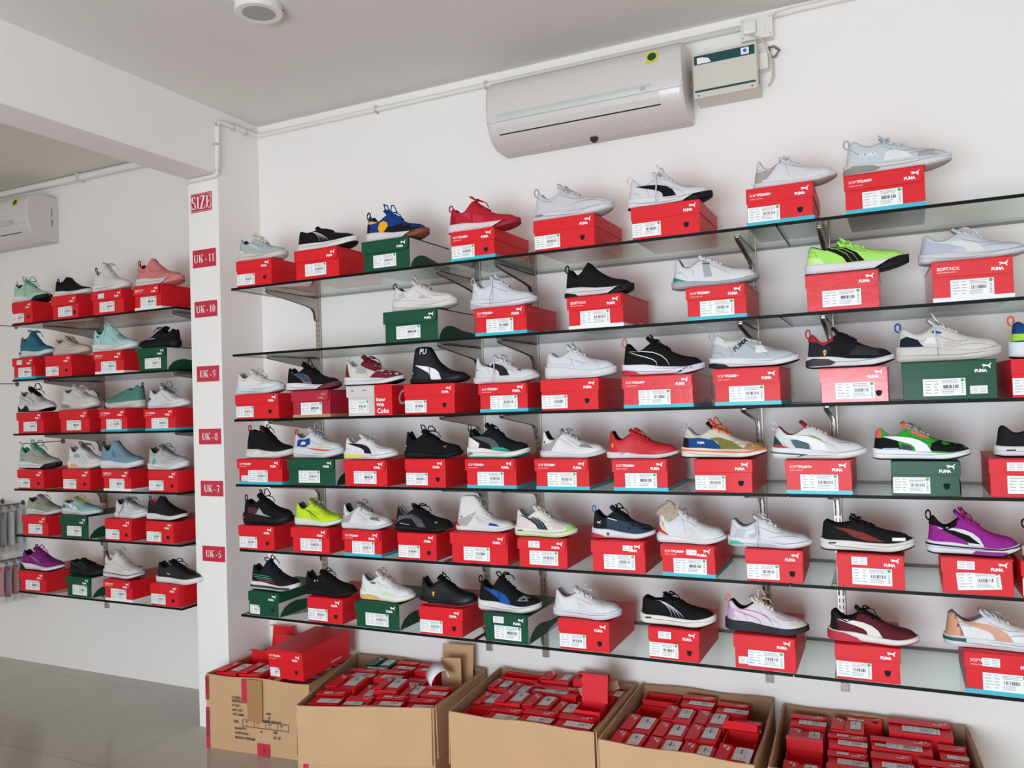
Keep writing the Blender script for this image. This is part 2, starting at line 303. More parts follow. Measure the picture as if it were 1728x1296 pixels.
# ---------------------------------------------------------------- shoes
def smooth(tab, du=.025):
    xs = np.array([p[0] for p in tab], float); ys = np.array([p[1] for p in tab], float)
    o = np.array([-1, -.5, 0, .5, 1])*du; wt = np.array([.12, .24, .28, .24, .12])
    return lambda u: float((np.interp(np.clip(u+o, xs[0], xs[-1]), xs, ys)*wt).sum())
KR = [(0, .70), (.22, .66), (.34, .50), (.42, .34), (.55, .27), (.61, .13), (.65, 0), (1, 0)]
KK = [(0, .70), (.26, .64), (.35, .38), (.41, .05), (.43, 0), (1, 0)]
PROF = {
 'run': dict(zt=[(0,.088),(.03,.103),(.07,.097),(.15,.076),(.23,.074),(.32,.091),(.38,.101),(.46,.095),(.56,.081),(.66,.066),(.78,.055),(.88,.049),(.95,.042),(1,.030)], k=KR, s=(.035,.026,.021), tip=(.335,.121)),
 'court': dict(zt=[(0,.086),(.03,.099),(.07,.093),(.15,.073),(.23,.070),(.32,.084),(.38,.092),(.46,.087),(.56,.075),(.66,.066),(.78,.059),(.88,.054),(.95,.047),(1,.036)], k=KR, s=(.028,.026,.026), tip=(.345,.112)),
 'chunky': dict(zt=[(0,.092),(.03,.103),(.08,.098),(.16,.083),(.24,.082),(.32,.096),(.38,.108),(.46,.102),(.56,.088),(.66,.076),(.78,.067),(.88,.061),(.95,.053),(1,.040)], k=KR, s=(.046,.034,.028), tip=(.335,.130)),
 'knit': dict(zt=[(0,.090),(.03,.106),(.07,.100),(.15,.080),(.22,.078),(.28,.092),(.34,.122),(.38,.125),(.44,.106),(.54,.086),(.66,.067),(.78,.056),(.88,.050),(.95,.043),(1,.030)], k=KK, s=(.036,.028,.024), tip=None),
 'sock': dict(zt=[(0,.090),(.04,.108),(.10,.104),(.18,.088),(.24,.084),(.30,.090),(.38,.096),(.46,.088),(.56,.080),(.66,.067),(.78,.056),(.88,.050),(.95,.043),(1,.030)], k=KK, s=(.034,.028,.024), tip=None),
 'drive': dict(zt=[(0,.080),(.03,.101),(.06,.093),(.13,.066),(.21,.063),(.30,.080),(.38,.090),(.46,.082),(.56,.070),(.66,.060),(.78,.051),(.88,.046),(.95,.039),(1,.026)], k=KR, s=(.022,.014,.014), tip=(.35,.104)),
 'mid': dict(zt=[(0,.110),(.03,.120),(.10,.117),(.20,.110),(.28,.114),(.35,.122),(.40,.118),(.48,.100),(.56,.086),(.66,.067),(.78,.056),(.88,.050),(.95,.043),(1,.030)], k=KR, s=(.038,.030,.026), tip=(.33,.134)),
 'high': dict(zt=[(0,.150),(.05,.160),(.14,.163),(.24,.164),(.34,.163),(.39,.145),(.44,.118),(.50,.096),(.58,.078),(.66,.062),(.76,.052),(.88,.045),(.95,.038),(1,.026)], k=[(0,.7),(.30,.60),(.38,.30),(.44,.12),(.48,0),(1,0)], s=(.022,.014,.014), tip=None),
 'low': dict(zt=[(0,.070),(.03,.082),(.08,.078),(.18,.070),(.28,.074),(.38,.080),(.48,.076),(.58,.068),(.68,.061),(.78,.055),(.88,.050),(.95,.043),(1,.030)], k=KR, s=(.030,.026,.026), tip=(.35,.094)),
}
WT = smooth([(0,.036),(.16,.037),(.35,.035),(.5,.038),(.68,.0475),(.8,.0475),(1,.044)], .05)
def round_end(u):
    a = 1.0
    if u < .15: a = max(0.0, 1-(1-u/.15)**2.3)**(1/2.3)
    if u > .72: a = max(0.0, 1-((u-.72)/.28)**2.5)**(1/2.1)
    return a
UU = [0, .004, .014, .03, .055, .085, .12] + [.12+.047*i for i in range(1, 17)] + [.90, .93, .955, .975, .989, .997, 1]
P_ = {  # side shapes in (u, height) of a 0.30 m shoe
 'strip': [(.09,.074),(.25,.074),(.40,.070),(.50,.061),(.57,.048),(.62,.026),(.45,.026),(.44,.040),(.40,.049),(.31,.057),(.20,.065)],
 'bigstrip': [(.10,.084),(.22,.080),(.36,.074),(.48,.062),(.55,.046),(.60,.016),(.40,.016),(.39,.034),(.35,.048),(.26,.062)],
 'heel': [(-.02,.03),(.17,.03),(.13,.055),(.09,.075),(.06,.11),(-.02,.11)], 'heelband': [(-.02,.02),(.20,.02),(.16,.045),(.08,.050),(-.02,.052)],
 'toe': [(.83,.02),(1.02,.02),(1.02,.09),(.90,.09),(.85,.055)], 'mud': [(.46,.02),(1.02,.02),(1.02,.040),(.82,.046),(.62,.046),(.50,.038)],
 'mudfull': [(-.02,.02),(1.02,.02),(1.02,.044),(.82,.050),(.6,.044),(.4,.038),(.2,.044),(-.02,.056)],
 'quarter': [(.18,.03),(.42,.03),(.38,.062),(.30,.078),(.20,.072)], 'eyestay': [(.33,.078),(.46,.064),(.60,.052),(.69,.058),(.62,.09),(.42,.12),(.32,.12)],
 'collar': [(-.02,.080),(.10,.078),(.20,.066),(.32,.078),(.36,.12),(-.02,.13)], 'saddle': [(.40,.03),(.50,.03),(.46,.07),(.40,.10),(.36,.10),(.38,.07)],
 'diag': [(.0,.03),(.17,.03),(.25,.055),(.36,.105),(.31,.105),(.19,.066),(.08,.055),(0,.06)],
 'vamp': [(.62,.04),(.80,.045),(.84,.09),(.64,.09)], 'wave': [(-.02,.012),(.10,.03),(.2,.012),(.32,.032),(.44,.014),(.62,.024),(.8,.018),(.62,.006),(.3,.004),(-.02,.004)],
 'zig': [(-.02,.0),(.18,.0),(.44,.004),(.42,.020),(.34,.034),(.28,.018),(.2,.012),(.10,.030),(-.02,.03)],
 'sheel': [(-.02,.0),(.26,.0),(.20,.012),(.08,.018),(-.02,.018)], 'stoe': [(.66,.0),(1.02,.0),(1.02,.05),(.92,.04),(.84,.018)], 'sair': [(-.02,.006),(.30,.008),(.36,.016),(.28,.026),(.10,.030),(-.02,.022)],
 'sslot': [(.10,.020),(.18,.021),(.18,.025),(.10,.024)], 'sline': [(-.02,.026),(.4,.020),(.8,.018),(1.02,.030),(1.02,.034),(.8,.022),(.4,.024),(-.02,.031)],
 'smid': [(.06,.008),(.45,.008),(.40,.018),(.2,.024),(.08,.020)], 'sfront': [(.48,.004),(.8,.004),(.86,.014),(.52,.014)],
}
def ribbon(pts, w):
    out = []; back = []
    for i, p in enumerate(pts):
        a = pts[max(i-1, 0)]; b = pts[min(i+1, len(pts)-1)]; dx, dz = (b[0]-a[0])*.3, b[1]-a[1]; l = math.hypot(dx, dz) or 1
        nx, nz = -dz/l, dx/l; ww = w*(.25 if i in (0, len(pts)-1) else 1)
        out.append((p[0]+nx*ww/.3, p[1]+nz*ww)); back.append((p[0]-nx*ww/.3, p[1]-nz*ww))
    return out+back[::-1]
def curve(i): return [(.13+.04*i, .078-.001*i), (.26+.035*i, .074-.002*i), (.36+.04*i, .064-.003*i), (.42+.05*i, .050-.003*i), (.455+.055*i, .030)]
P_['bolt'] = [(.08,.080),(.26,.079),(.42,.069),(.52,.054),(.57,.036),(.60,.028),(.42,.028),(.38,.044),(.31,.056),(.20,.070)]
LINES = {'gaps': [ribbon([(.18,.0755),(.32,.068),(.42,.052),(.48,.028)], .0006), ribbon([(.18,.0775),(.38,.068),(.48,.052),(.54,.028)], .0006)], 'lines': [ribbon(curve(i), .0011) for i in range(4)], 'thick': [ribbon(curve(i*.8+.2), .0026) for i in range(4)], 'outline': [ribbon([(.09,.075),(.25,.075),(.40,.070),(.50,.060),(.57,.046),(.61,.028)], .0012), ribbon([(.09,.073),(.20,.064),(.31,.056),(.40,.048),(.44,.040),(.45,.028)], .0012)],
 'laceholes': [ribbon([(.40+.045*i, .088-.006*i), (.415+.045*i, .083-.006*i)], .0016) for i in range(4)]}
SEAMS = [[ribbon([(.36,.090),(.42,.066),(.455,.030)], .0011), ribbon([(.72,.064),(.80,.052),(.84,.028)], .0011), ribbon([(.0,.070),(.09,.064),(.15,.028)], .0011), ribbon([(.34,.078),(.48,.066),(.60,.054),(.70,.060)], .0012)],
 [ribbon([(.35,.082),(.46,.068),(.58,.056),(.68,.056),(.74,.066)], .0012), ribbon([(.50,.036),(.66,.046),(.82,.046),(.98,.034)], .0011), ribbon([(.02,.088),(.12,.066),(.22,.060),(.34,.070)], .0011)],
 [ribbon([(.20,.074),(.26,.052),(.28,.030)], .0011), ribbon([(.38,.086),(.50,.062),(.66,.042),(.72,.028)], .0011), ribbon([(.62,.062),(.74,.050),(.90,.048)], .0011), ribbon([(.0,.052),(.12,.050),(.2,.030)], .0011)]]
GROOVES = [[ribbon([(.0,.020),(.3,.018),(.6,.016),(1,.026)], .0011)], [ribbon([(.05+.08*i,.006),(.08+.08*i,.013)], .0011) for i in range(11)], [ribbon([(.0,.024),(.2,.014),(.45,.010),(.7,.012)], .0011), ribbon([(.4,.020),(.7,.018),(1,.030)], .0011)]]
class Shape:
    def __init__(s, prof):
        s.p = PROF[prof]; a, b, c = s.p['s']; s.zt0 = smooth(s.p['zt']); s.k0 = smooth(s.p['k'], .02); s.st0 = smooth([(0, a), (.3, a*.9+b*.1), (.5, b), (.8, c), (1, c)]); s.prof = prof
    def gs(s, u): return .017*max(0, (u-.70)/.30)**1.8 + .004*max(0, (.10-u)/.10)**2
    def st(s, u): return s.st0(u)+s.gs(u)*.75
    def ws(s, u): return WT(u)*round_end(u)
    def xs(s, u): return -.15+.30*u
    def zt(s, u): return max(s.zt0(u)+s.gs(u)*.35, s.st(u)+.004)
    def k(s, u): return s.k0(u)
    def wu(s, u): return max(0, WT(u)-.0045)*round_end(u)
    def up(s, u, a, off=0.0):
        r = math.sin(a)**1.08; zs, zt = s.st(u), s.zt(u); z = zs+(zt-zs)*r; k = s.k(u); w = s.wu(u)
        c = max(0.0, math.cos(a))**.72; y = w*(k+(1-k)*c)*(1+.05*math.sin(a*2))
        if s.p['zt'][0][1] > .1: y *= 1-.30*min(1, max(0, (z-.07)/.08))
        x = -.143+.286*u+(1-u)**6*(.010*(z-zs)/.07) - .006*max(0, (u-.9)/.1)**2*((z-zs)/max(zt-zs, .001))
        e = (1 if u > .97 else max(0, (u-.88)/.09)) - (1 if u < .02 else max(0, (.08-u)/.06))
        return x+off*e, y+off, z+off*.3*math.sin(a)
    def side(s, u, z, off):
        zs = s.st(u)
        if z < zs-.0004:
            e = (1 if u > .97 else max(0, (u-.88)/.09)) - (1 if u < .02 else max(0, (.08-u)/.06))
            return s.xs(u)+off*e, s.ws(u)*1.0+off, max(z, s.gs(u)+.001)
        r = min(.992, max(0.0, (z-zs)/(s.zt(u)-zs))); return s.up(u, math.asin(r**(1/1.08)), off)
BK_ = '0b0b0e'; SHIELD = [(.8,1),(.75,0),(.42,-.8),(0,-1.25),(-.42,-.8),(-.75,0),(-.8,1),(0,1.15)][::-1]
def panel(mbs, S, poly, off, sides, sole):
    bm = bmesh.new(); vs = [bm.verts.new((x, 0, z)) for x, z in poly]
    try: f = bm.faces.new(vs)
    except ValueError: bm.free(); return
    bmesh.ops.triangulate(bm, faces=[f]); x0, x1 = min(p[0] for p in poly), max(p[0] for p in poly); z0, z1 = min(p[1] for p in poly), max(p[1] for p in poly)
    cuts = [u for u in UU if x0 < u < x1 and (u < .1 or u > .88)] + [.12+.07*i for i in range(11) if x0 < .12+.07*i < x1] + [0.0001, .9999]
    for u in cuts: bmesh.ops.bisect_plane(bm, geom=list(bm.verts)+list(bm.edges)+list(bm.faces), plane_co=(u, 0, 0), plane_no=(1, 0, 0), dist=1e-5)
    nz = max(1, int((z1-z0)/.011))
    for i in range(1, nz+1):
        if i < nz or nz == 1: bmesh.ops.bisect_plane(bm, geom=list(bm.verts)+list(bm.edges)+list(bm.faces), plane_co=(0, 0, z0+(z1-z0)*i/(nz+(nz == 1))), plane_no=(0, 0, 1), dist=1e-5)
    bm.verts.index_update()
    for sd in sides:
        vs = []
        for v in bm.verts:
            u = min(1, max(0, v.co.x)); z = v.co.z
            z = min(z, S.st(u)-.0006) if sole else max(z, S.st(u)+.0003)
            x, y, z = S.side(u, z, off); vs.append((x, sd*y, z))
        mbs.add(vs, [tuple(v.index for v in f.verts)[::(1 if sd < 0 else -1)] for f in bm.faces])
    bm.free()
def decal(S, me, u0, z0, off, sd, rot=0):
    mb = MB(); c, s_ = math.cos(rot), math.sin(rot)
    vs = []
    for v in me.vertices:
        X, Z = v.co.x*c-v.co.z*s_, v.co.x*s_+v.co.z*c
        if sd > 0: X = -X
        u = min(1, max(0, u0+X/.30)); x, y, z = S.side(u, z0+Z, off); vs.append((x, sd*y, z))
    mb.add(vs, [tuple(p.vertices) for p in me.polygons]); return mb
def fab(h): return mat(h, .85, spec=.25, noise=.06, nscale=420, bump=.25, name='shoe_fabric_'+h)
def lea(h): return mat(h, .48, spec=.4, name='shoe_leather_'+h)
def rub(h): return mat(h, .6, spec=.3, name='shoe_rubber_'+h)
BASE = {}
def base_meshes(prof):
    if prof in BASE: return BASE[prof]
    S = Shape(prof); AN = [math.pi/2*i/10 for i in range(11)]
    up = MB(); ln = MB()
    for sd in (-1, 1):
        up.grid([[(lambda q: (q[0], sd*q[1], q[2]))(S.up(u, a)) for a in AN] for u in UU], flip=(sd > 0))
        rows = []
        uo = [u for u in UU if u <= (.66 if S.p['tip'] else .46)]
        for u in uo:
            x, y, z = S.up(u, math.pi/2); zs = S.st(u); e = .007*max(0, 1-u/.10); x2 = x+e
            ks = min(1, max(0, (.60 if S.p['tip'] else .42)-u)/.08); yi = lambda q: max(0.0, y-q*ks)
            zf = zs+.012
            rows.append([(x, sd*y, z), (x+e*.2, sd*yi(.0015), z+.0022*ks), (x+e*.6, sd*yi(.0045), z+.0010*ks), (x2, sd*yi(.0065), z-.006*ks), (x2, sd*yi(.007), z-(z-zf)*.55*ks), (x2, sd*yi(.006), zf*ks+(z-.001)*(1-ks)), (x2, 0, zf*ks+(z-.001)*(1-ks))])
        ln.grid(rows, flip=(sd < 0))
    ms = MB(); osl = MB(); rm = []; ro = []
    for u in UU:
        w, b, t, x = S.ws(u), S.gs(u)+.0035, S.st(u), S.xs(u)
        h = t-b; half = [(.84, 0), (.95, .05*h), (1.0, .28*h), (1.0, .6*h), (.975, .88*h), (.93, h)]
        rm.append([(x, -w*a, b+z) for a, z in half]+[(x, 0, t+.001)]+[(x, w*a, b+z) for a, z in half[::-1]]+[(x, 0, b)])
        b2 = S.gs(u); ro.append([(x*.995, -w*.86, b2), (x*.995, -w*.93, b2+.0012), (x*.995, -w*.94, b2+.0042), (x, 0, b2+.0045), (x*.995, w*.94, b2+.0042), (x*.995, w*.93, b2+.0012), (x*.995, w*.86, b2), (x, 0, b2)])
    ms.grid(rm, close=True, flip=True); osl.grid(ro, close=True, flip=True)
    d = dict(S=S, up=up, ln=ln, ms=ms, os=osl)
    if S.p['tip']:
        ut, zt = S.p['tip']; tg = MB(); rows = []; rb = []
        path = [(.64, S.zt(.64)-.0015, .006), (.58, S.zt(.58)-.0005, .011), (.52, S.zt(.52), .014), (.46, S.zt(.46)+.001, .017), (.41, S.zt(.41)+.002, .020), (.375, (S.zt(.38)+zt)/2+.001, .022), (ut, zt, .021), (ut-.012, zt+.0025, .016)]
        for i, (u, z, hw) in enumerate(path):
            x = -.143+.286*u; r = []
            for q in (-1, -.6, 0, .6, 1): r.append((x-(.0015*abs(q)), q*hw, z-abs(q)**2*(.004+.003*(i > 3))))
            rows.append(r); rb.append([(p[0]-.005, p[1]*.96, p[2]-.003) for p in r])
        n = len(rows); ring = [rows[i]+rb[i][::-1] for i in range(n)]
        tg.grid(ring, close=True); c = len(tg.v); tg.f.append(tuple(range(c-10, c))); tg.m.append(0); tg.f.append(tuple(range(9, -1, -1))); tg.m.append(0)
        d['tg'] = tg
    BASE[prof] = d; return d
def laces_mb(S, bow, hang, sd, seed, n=6):
    mb = MB(); rnd = random.Random(seed); hi = S.p['tip'] is None
    for i in range(n):
        u = .395+i*.037; w = S.wu(u)*max(S.k(u), .16)+.008; z = S.zt(u)+.0035
        du = .010*(1 if i % 2 else -1)
        mb.tube([(-.143+.286*(u-du*s_), s_*w*q, z-.006*(q**3)) for s_, q in ((-1, 1), (-1, .6), (1, 0), (1, .6), (1, 1))], .0036, 6, flat=1.0)
        mb.tube([(-.143+.286*(u+du*s_*.9), s_*w*q, z+.001-.006*(q**3)) for s_, q in ((-1, 1), (-1, .6), (1, 0), (1, .6), (1, 1))], .0022, 5)
    x0 = -.143+.286*.40; z0 = S.zt(.40)+.007
    if bow:
        mb.tube([(x0-.006, -.004, z0), (x0+.006, .004, z0+.002)], .005, 6)
        for s_ in (-1, 1):
            dx = rnd.uniform(-.012, .016); hh = rnd.uniform(.006, .016)*bow
            mb.tube([(x0, 0, z0), (x0+dx*.4-.006, s_*.012, z0+hh), (x0+dx-.008, s_*.026, z0+hh*1.1), (x0+dx+.004, s_*.034, z0+hh*.3), (x0+dx+.010, s_*.026, z0-.003+hh*.3), (x0+.008, s_*.010, z0+.002), (x0, 0, z0)], .0027, 6)
            mb.tube([(x0, 0, z0), (x0+.012, s_*.014, z0+.004), (x0+.022+dx, s_*.028, z0-.004), (x0+.030+dx, s_*.036, z0-.022)], .0021, 6)
    if hang:
        L = hang; y = sd*(S.ws(.42)+.004)
        mb.tube([(x0, 0, z0), (x0-.004, sd*.018, z0+.006), (x0-.010, sd*.034, z0-.010), (x0-.006, y, z0-.040), (x0-.004, sd*max(abs(y)+.006, .064), z0-.07*L), (x0-.003, sd*max(abs(y)+.006, .065), z0-.10*L)], [.0025]*5+[.0018], 6)
    return mb
def sneaker(loc, spec, label, group, L, hs, yaw=0, flip=False, seed=0):
    prof, up, ms, osc, lnc, tgc, lc, pan = spec[:8]; ex = spec[8] if len(spec) > 8 else ''
    d = base_meshes(prof); S = d['S']; fn = lea if 'L' in ex else fab
    r = root('sneaker', loc, label, 'shoe', group, (0, 0, yaw+(math.pi if flip else 0))); r.scale = (L/.30, 1.0, hs)
    sd = 1 if flip else -1
    part('upper', d['up'], fn(up), r, smooth=True); part('lining', d['ln'], fab(lnc), r, smooth=True)
    part('midsole', d['ms'], rub(ms), r, smooth=True); part('outsole', d['os'], rub(osc), r, smooth=True)
    if 'tg' in d: part('tongue', d['tg'], fn(tgc), r, smooth=True)
    if lc: part('laces', laces_mb(S, 2 if 'b' in ex else (1 if 'o' in ex else 0), 0.98 if 'h' in ex else 0, sd, seed, 6), fab(lc), r, smooth=True)
    if 't' in ex or 'T' in ex:
        x, _, z = S.up(.01, math.pi/2); q = 1.0 if 't' in ex else 1.7
        pts = [(x+.005, 0, z-.014), (x-.001, 0, z-.004)]+[(x-.004*q+.0048*q*math.cos(t), 0, z+.006*q+.0075*q*math.sin(t)) for t in [math.radians(250-28*i) for i in range(11)]]+[(x+.005, 0, z-.006)]
        part('pull_tab', MB().tube(pts, .0030, 6), fab(spec[9] if len(spec) > 9 else up), r, smooth=True)
    dk = lambda h, f: '%02x%02x%02x' % tuple(int(int(h[i:i+2], 16)*f+(14 if f < 1 and int(h[i:i+2], 16) < 40 else 0)) for i in (0, 2, 4))
    sm = MB()
    for pl in SEAMS[seed % 3]: panel(sm, S, pl, .0006, (sd,), False)
    if sm.f: part('stitching', sm, fab(dk(up, .76)), r, smooth=True, weld=1e-5)
    if prof != 'drive' and prof != 'high':
        sm = MB()
        for pl in GROOVES[(seed//2) % 3]: panel(sm, S, pl, .0005, (sd,), True)
        if sm.f: part('sole_groove', sm, rub(dk(ms, .68)), r, weld=1e-5)
    NM = {'strip': 'side_stripe', 'bigstrip': 'side_stripe', 'lines': 'side_stripe', 'thick': 'side_stripe', 'outline': 'side_stripe', 'heel': 'heel_panel', 'heelband': 'heel_panel', 'toe': 'toe_cap', 'mud': 'mudguard', 'mudfull': 'mudguard', 'collar': 'collar', 'eyestay': 'eyestay', 'sair': 'heel_insert', 'zig': 'sole_accent', 'wave': 'sole_accent'}
    groups = {}
    for i, (k, c) in enumerate(pan):
        sole = isinstance(k, str) and (k[0] == 's' and k not in ('strip', 'saddle') or k in ('wave', 'zig'))
        if isinstance(k, str) and k.startswith('txt:'):
            _, body, u, z, s, rot = k.split(':'); me = text_mesh(body, float(s), lea(c), bold=.0005)
            part('side_lettering', decal(S, me, float(u), float(z), .0028, sd, math.radians(float(rot))*(-1 if sd > 0 else 1)), lea(c), r); continue
        if isinstance(k, str) and k.startswith('cat:'):
            _, u, z, s = k.split(':'); part('emblem', decal(S, cat_mesh(float(s), lea(c)), float(u), float(z), .0026, sd), lea(c), r); continue
        if isinstance(k, str) and k.startswith('dot:'):
            _, u, z, s = k.split(':'); yl = c[0] in 'de' and c[-2:] in ('2a', '1e'); me = disc(float(s), 14, SHIELD if yl else None).mesh('emblem', lea(c))
            if yl: part('emblem_mark', decal(S, cat_mesh(float(s)*1.1, lea(BK_)), float(u)-float(s)*.5/.30, float(z)-float(s)*.3, .0032, sd), lea(BK_), r)
            part('emblem', decal(S, me, float(u), float(z), .0024, sd), lea(c), r); continue
        polys = LINES[k] if isinstance(k, str) and k in LINES else [P_[k] if isinstance(k, str) else k]
        if not isinstance(k, str): sole = max(p[1] for p in k) < .026 or k[0] == (9, 9)
        if polys[0][0] == (9, 9): polys = [polys[0][1:]]
        mb = MB()
        for pl in polys: panel(mb, S, pl, .0009+.00045*min(i, 5), (-1, 1) if (isinstance(k, str) and k in ('heel', 'toe', 'mud', 'mudfull', 'collar', 'stoe', 'heelband')) else (sd,), sole)
        if mb.f: part(NM.get(k if isinstance(k, str) else "", 'sole_accent' if sole else 'side_panel') if isinstance(k, str) else ('sole_accent' if sole else 'side_panel'), mb, rub(c) if sole else fn(c), r, smooth=True, weld=1e-5)
    return r
# ---------------------------------------------------------------- what stands on the shelves
WH, OW, LG, MG, DG, BK, NV = 'd9d7d9', 'd0c7bf', 'b4b3b7', '7d7c80', '3c3b3f', '0b0b0e', '131828'
RD, MR, BL, TL, MT, NE, LI, PU, LV, PK, GU, CR, OR = 'b81f30', '6e1f2e', '1d4c9c', '1f7f78', '8fc4ad', 'b8e02c', 'a9e36a', '8c2183', 'c9a3c8', 'dd7d7c', '7a4437', 'e6dccb', 'e8602c'
# (x of box, box width, box height, x of shoe, shoe length, shoe height) in metres
MAIN_ROWS = [
 [(-2.598,0.207,0.12,-2.593,0.272,0.129),(-2.238,0.234,0.128,-2.222,0.325,0.124),(-1.876,0.234,0.127,-1.857,0.301,0.14),(-1.467,0.199,0.118,-1.443,0.317,0.126),(-1.078,0.248,0.119,-1.06,0.325,0.159),(-0.691,0.249,0.117,-0.688,0.308,0.131),(-0.302,0.215,0.126,-0.257,0.272,0.107),(0.017,0.23,0.125,0.056,0.316,0.129)],
 [(-1.764,0.255,0.128,-1.729,0.306,0.15),(-1.354,0.22,0.109,-1.365,0.287,0.133),(-0.964,0.213,0.12,-0.967,0.272,0.133),(-0.523,0.2,0.116,-0.537,0.306,0.12),(-0.119,0.217,0.121,-0.079,0.314,0.118),(0.249,0.215,0.125,0.256,0.3,0.109)],
 [(-2.599,0.255,0.113,-2.628,0.272,0.114),(-2.289,0.203,0.118,-2.321,0.293,0.124),(-1.977,0.226,0.128,-1.992,0.307,0.131),(-1.688,0.242,0.123,-1.667,0.272,0.154),(-1.352,0.202,0.112,-1.364,0.288,0.113),(-1.078,0.232,0.117,-1.051,0.29,0.131),(-0.741,0.251,0.115,-0.733,0.302,0.144),(-0.431,0.216,0.127,-0.414,0.301,0.114),(-0.096,0.199,0.112,-0.109,0.27,0.136),(0.173,0.255,0.119,0.177,0.296,0.145),(0.436,0.2,0.115,0.49,0.3,0.141)],
 [(-2.589,0.255,0.116,-2.575,0.272,0.144),(-2.296,0.255,0.116,-2.3,0.272,0.153),(-2.011,0.215,0.111,-2.019,0.274,0.107),(-1.716,0.194,0.115,-1.709,0.272,0.117),(-1.416,0.217,0.116,-1.41,0.274,0.137),(-1.117,0.211,0.116,-1.093,0.268,0.108),(-0.816,0.198,0.114,-0.82,0.27,0.106),(-0.523,0.2,0.114,-0.528,0.296,0.127),(-0.215,0.201,0.112,-0.216,0.3,0.127),(0.097,0.192,0.108,0.088,0.28,0.121),(0.371,0.2,0.117,0.439,0.3,0.112)],
 [(-2.62,0.208,0.109,-2.599,0.272,0.14),(-2.311,0.2,0.112,-2.308,0.254,0.119),(-2.036,0.193,0.109,-2.05,0.254,0.112),(-1.766,0.189,0.109,-1.765,0.272,0.109),(-1.479,0.248,0.122,-1.476,0.258,0.148),(-1.207,0.195,0.111,-1.215,0.258,0.119),(-0.908,0.197,0.116,-0.904,0.242,0.118),(-0.654,0.186,0.11,-0.653,0.25,0.119),(-0.365,0.186,0.108,-0.385,0.279,0.108),(-0.071,0.195,0.108,-0.081,0.284,0.131),(0.225,0.187,0.112,0.22,0.255,0.135),(0.438,0.2,0.108,0.492,0.283,0.119)],
 [(-2.588,0.18,0.108,-2.565,0.272,0.132),(-2.243,0.19,0.108,-2.255,0.272,0.105),(-1.97,0.216,0.108,-1.955,0.272,0.123),(-1.664,0.201,0.112,-1.654,0.268,0.113),(-1.371,0.186,0.108,-1.381,0.268,0.134),(-1.052,0.201,0.111,-1.058,0.272,0.111),(-0.717,0.184,0.11,-0.713,0.273,0.115),(-0.407,0.197,0.116,-0.406,0.275,0.117),(-0.092,0.193,0.112,-0.074,0.272,0.112),(0.283,0.2,0.128,0.279,0.3,0.116)],
]
SIDE_ROWS = [
 [(-4.393,0.183,0.123,-4.389,0.289,0.136),(-4.029,0.21,0.126,-4.038,0.272,0.109),(-3.692,0.236,0.124,-3.733,0.272,0.152),(-3.399,0.189,0.124,-3.376,0.314,0.158)],
 [(-4.383,0.186,0.12,-4.353,0.272,0.145),(-4.095,0.211,0.118,-4.056,0.272,0.105),(-3.693,0.219,0.118,-3.713,0.319,0.161),(-3.372,0.202,0.117,-3.384,0.272,0.106)],
 [(-4.336,0.216,0.118,-4.364,0.286,0.166),(-3.97,0.23,0.122,-3.992,0.287,0.141),(-3.667,0.198,0.12,-3.646,0.272,0.11),(-3.33,0.208,0.111,-3.326,0.272,0.119)],
 [(-4.346,0.222,0.108,-4.347,0.315,0.16),(-3.966,0.215,0.111,-3.956,0.257,0.143),(-3.65,0.21,0.113,-3.678,0.292,0.155),(-3.318,0.207,0.108,-3.341,0.272,0.129)],
 [(-4.31,0.205,0.111,-4.308,0.272,0.131),(-3.986,0.218,0.12,-4.0,0.3,0.127),(-3.649,0.199,0.113,-3.608,0.238,0.109),(-3.348,0.193,0.109,-3.358,0.255,0.128)],
 [(-4.34,0.209,0.112,-4.334,0.325,0.126),(-3.958,0.191,0.108,-3.962,0.269,0.089),(-3.656,0.203,0.108,-3.684,0.279,0.136),(-3.324,0.2,0.108,-3.276,0.315,0.114)],
]

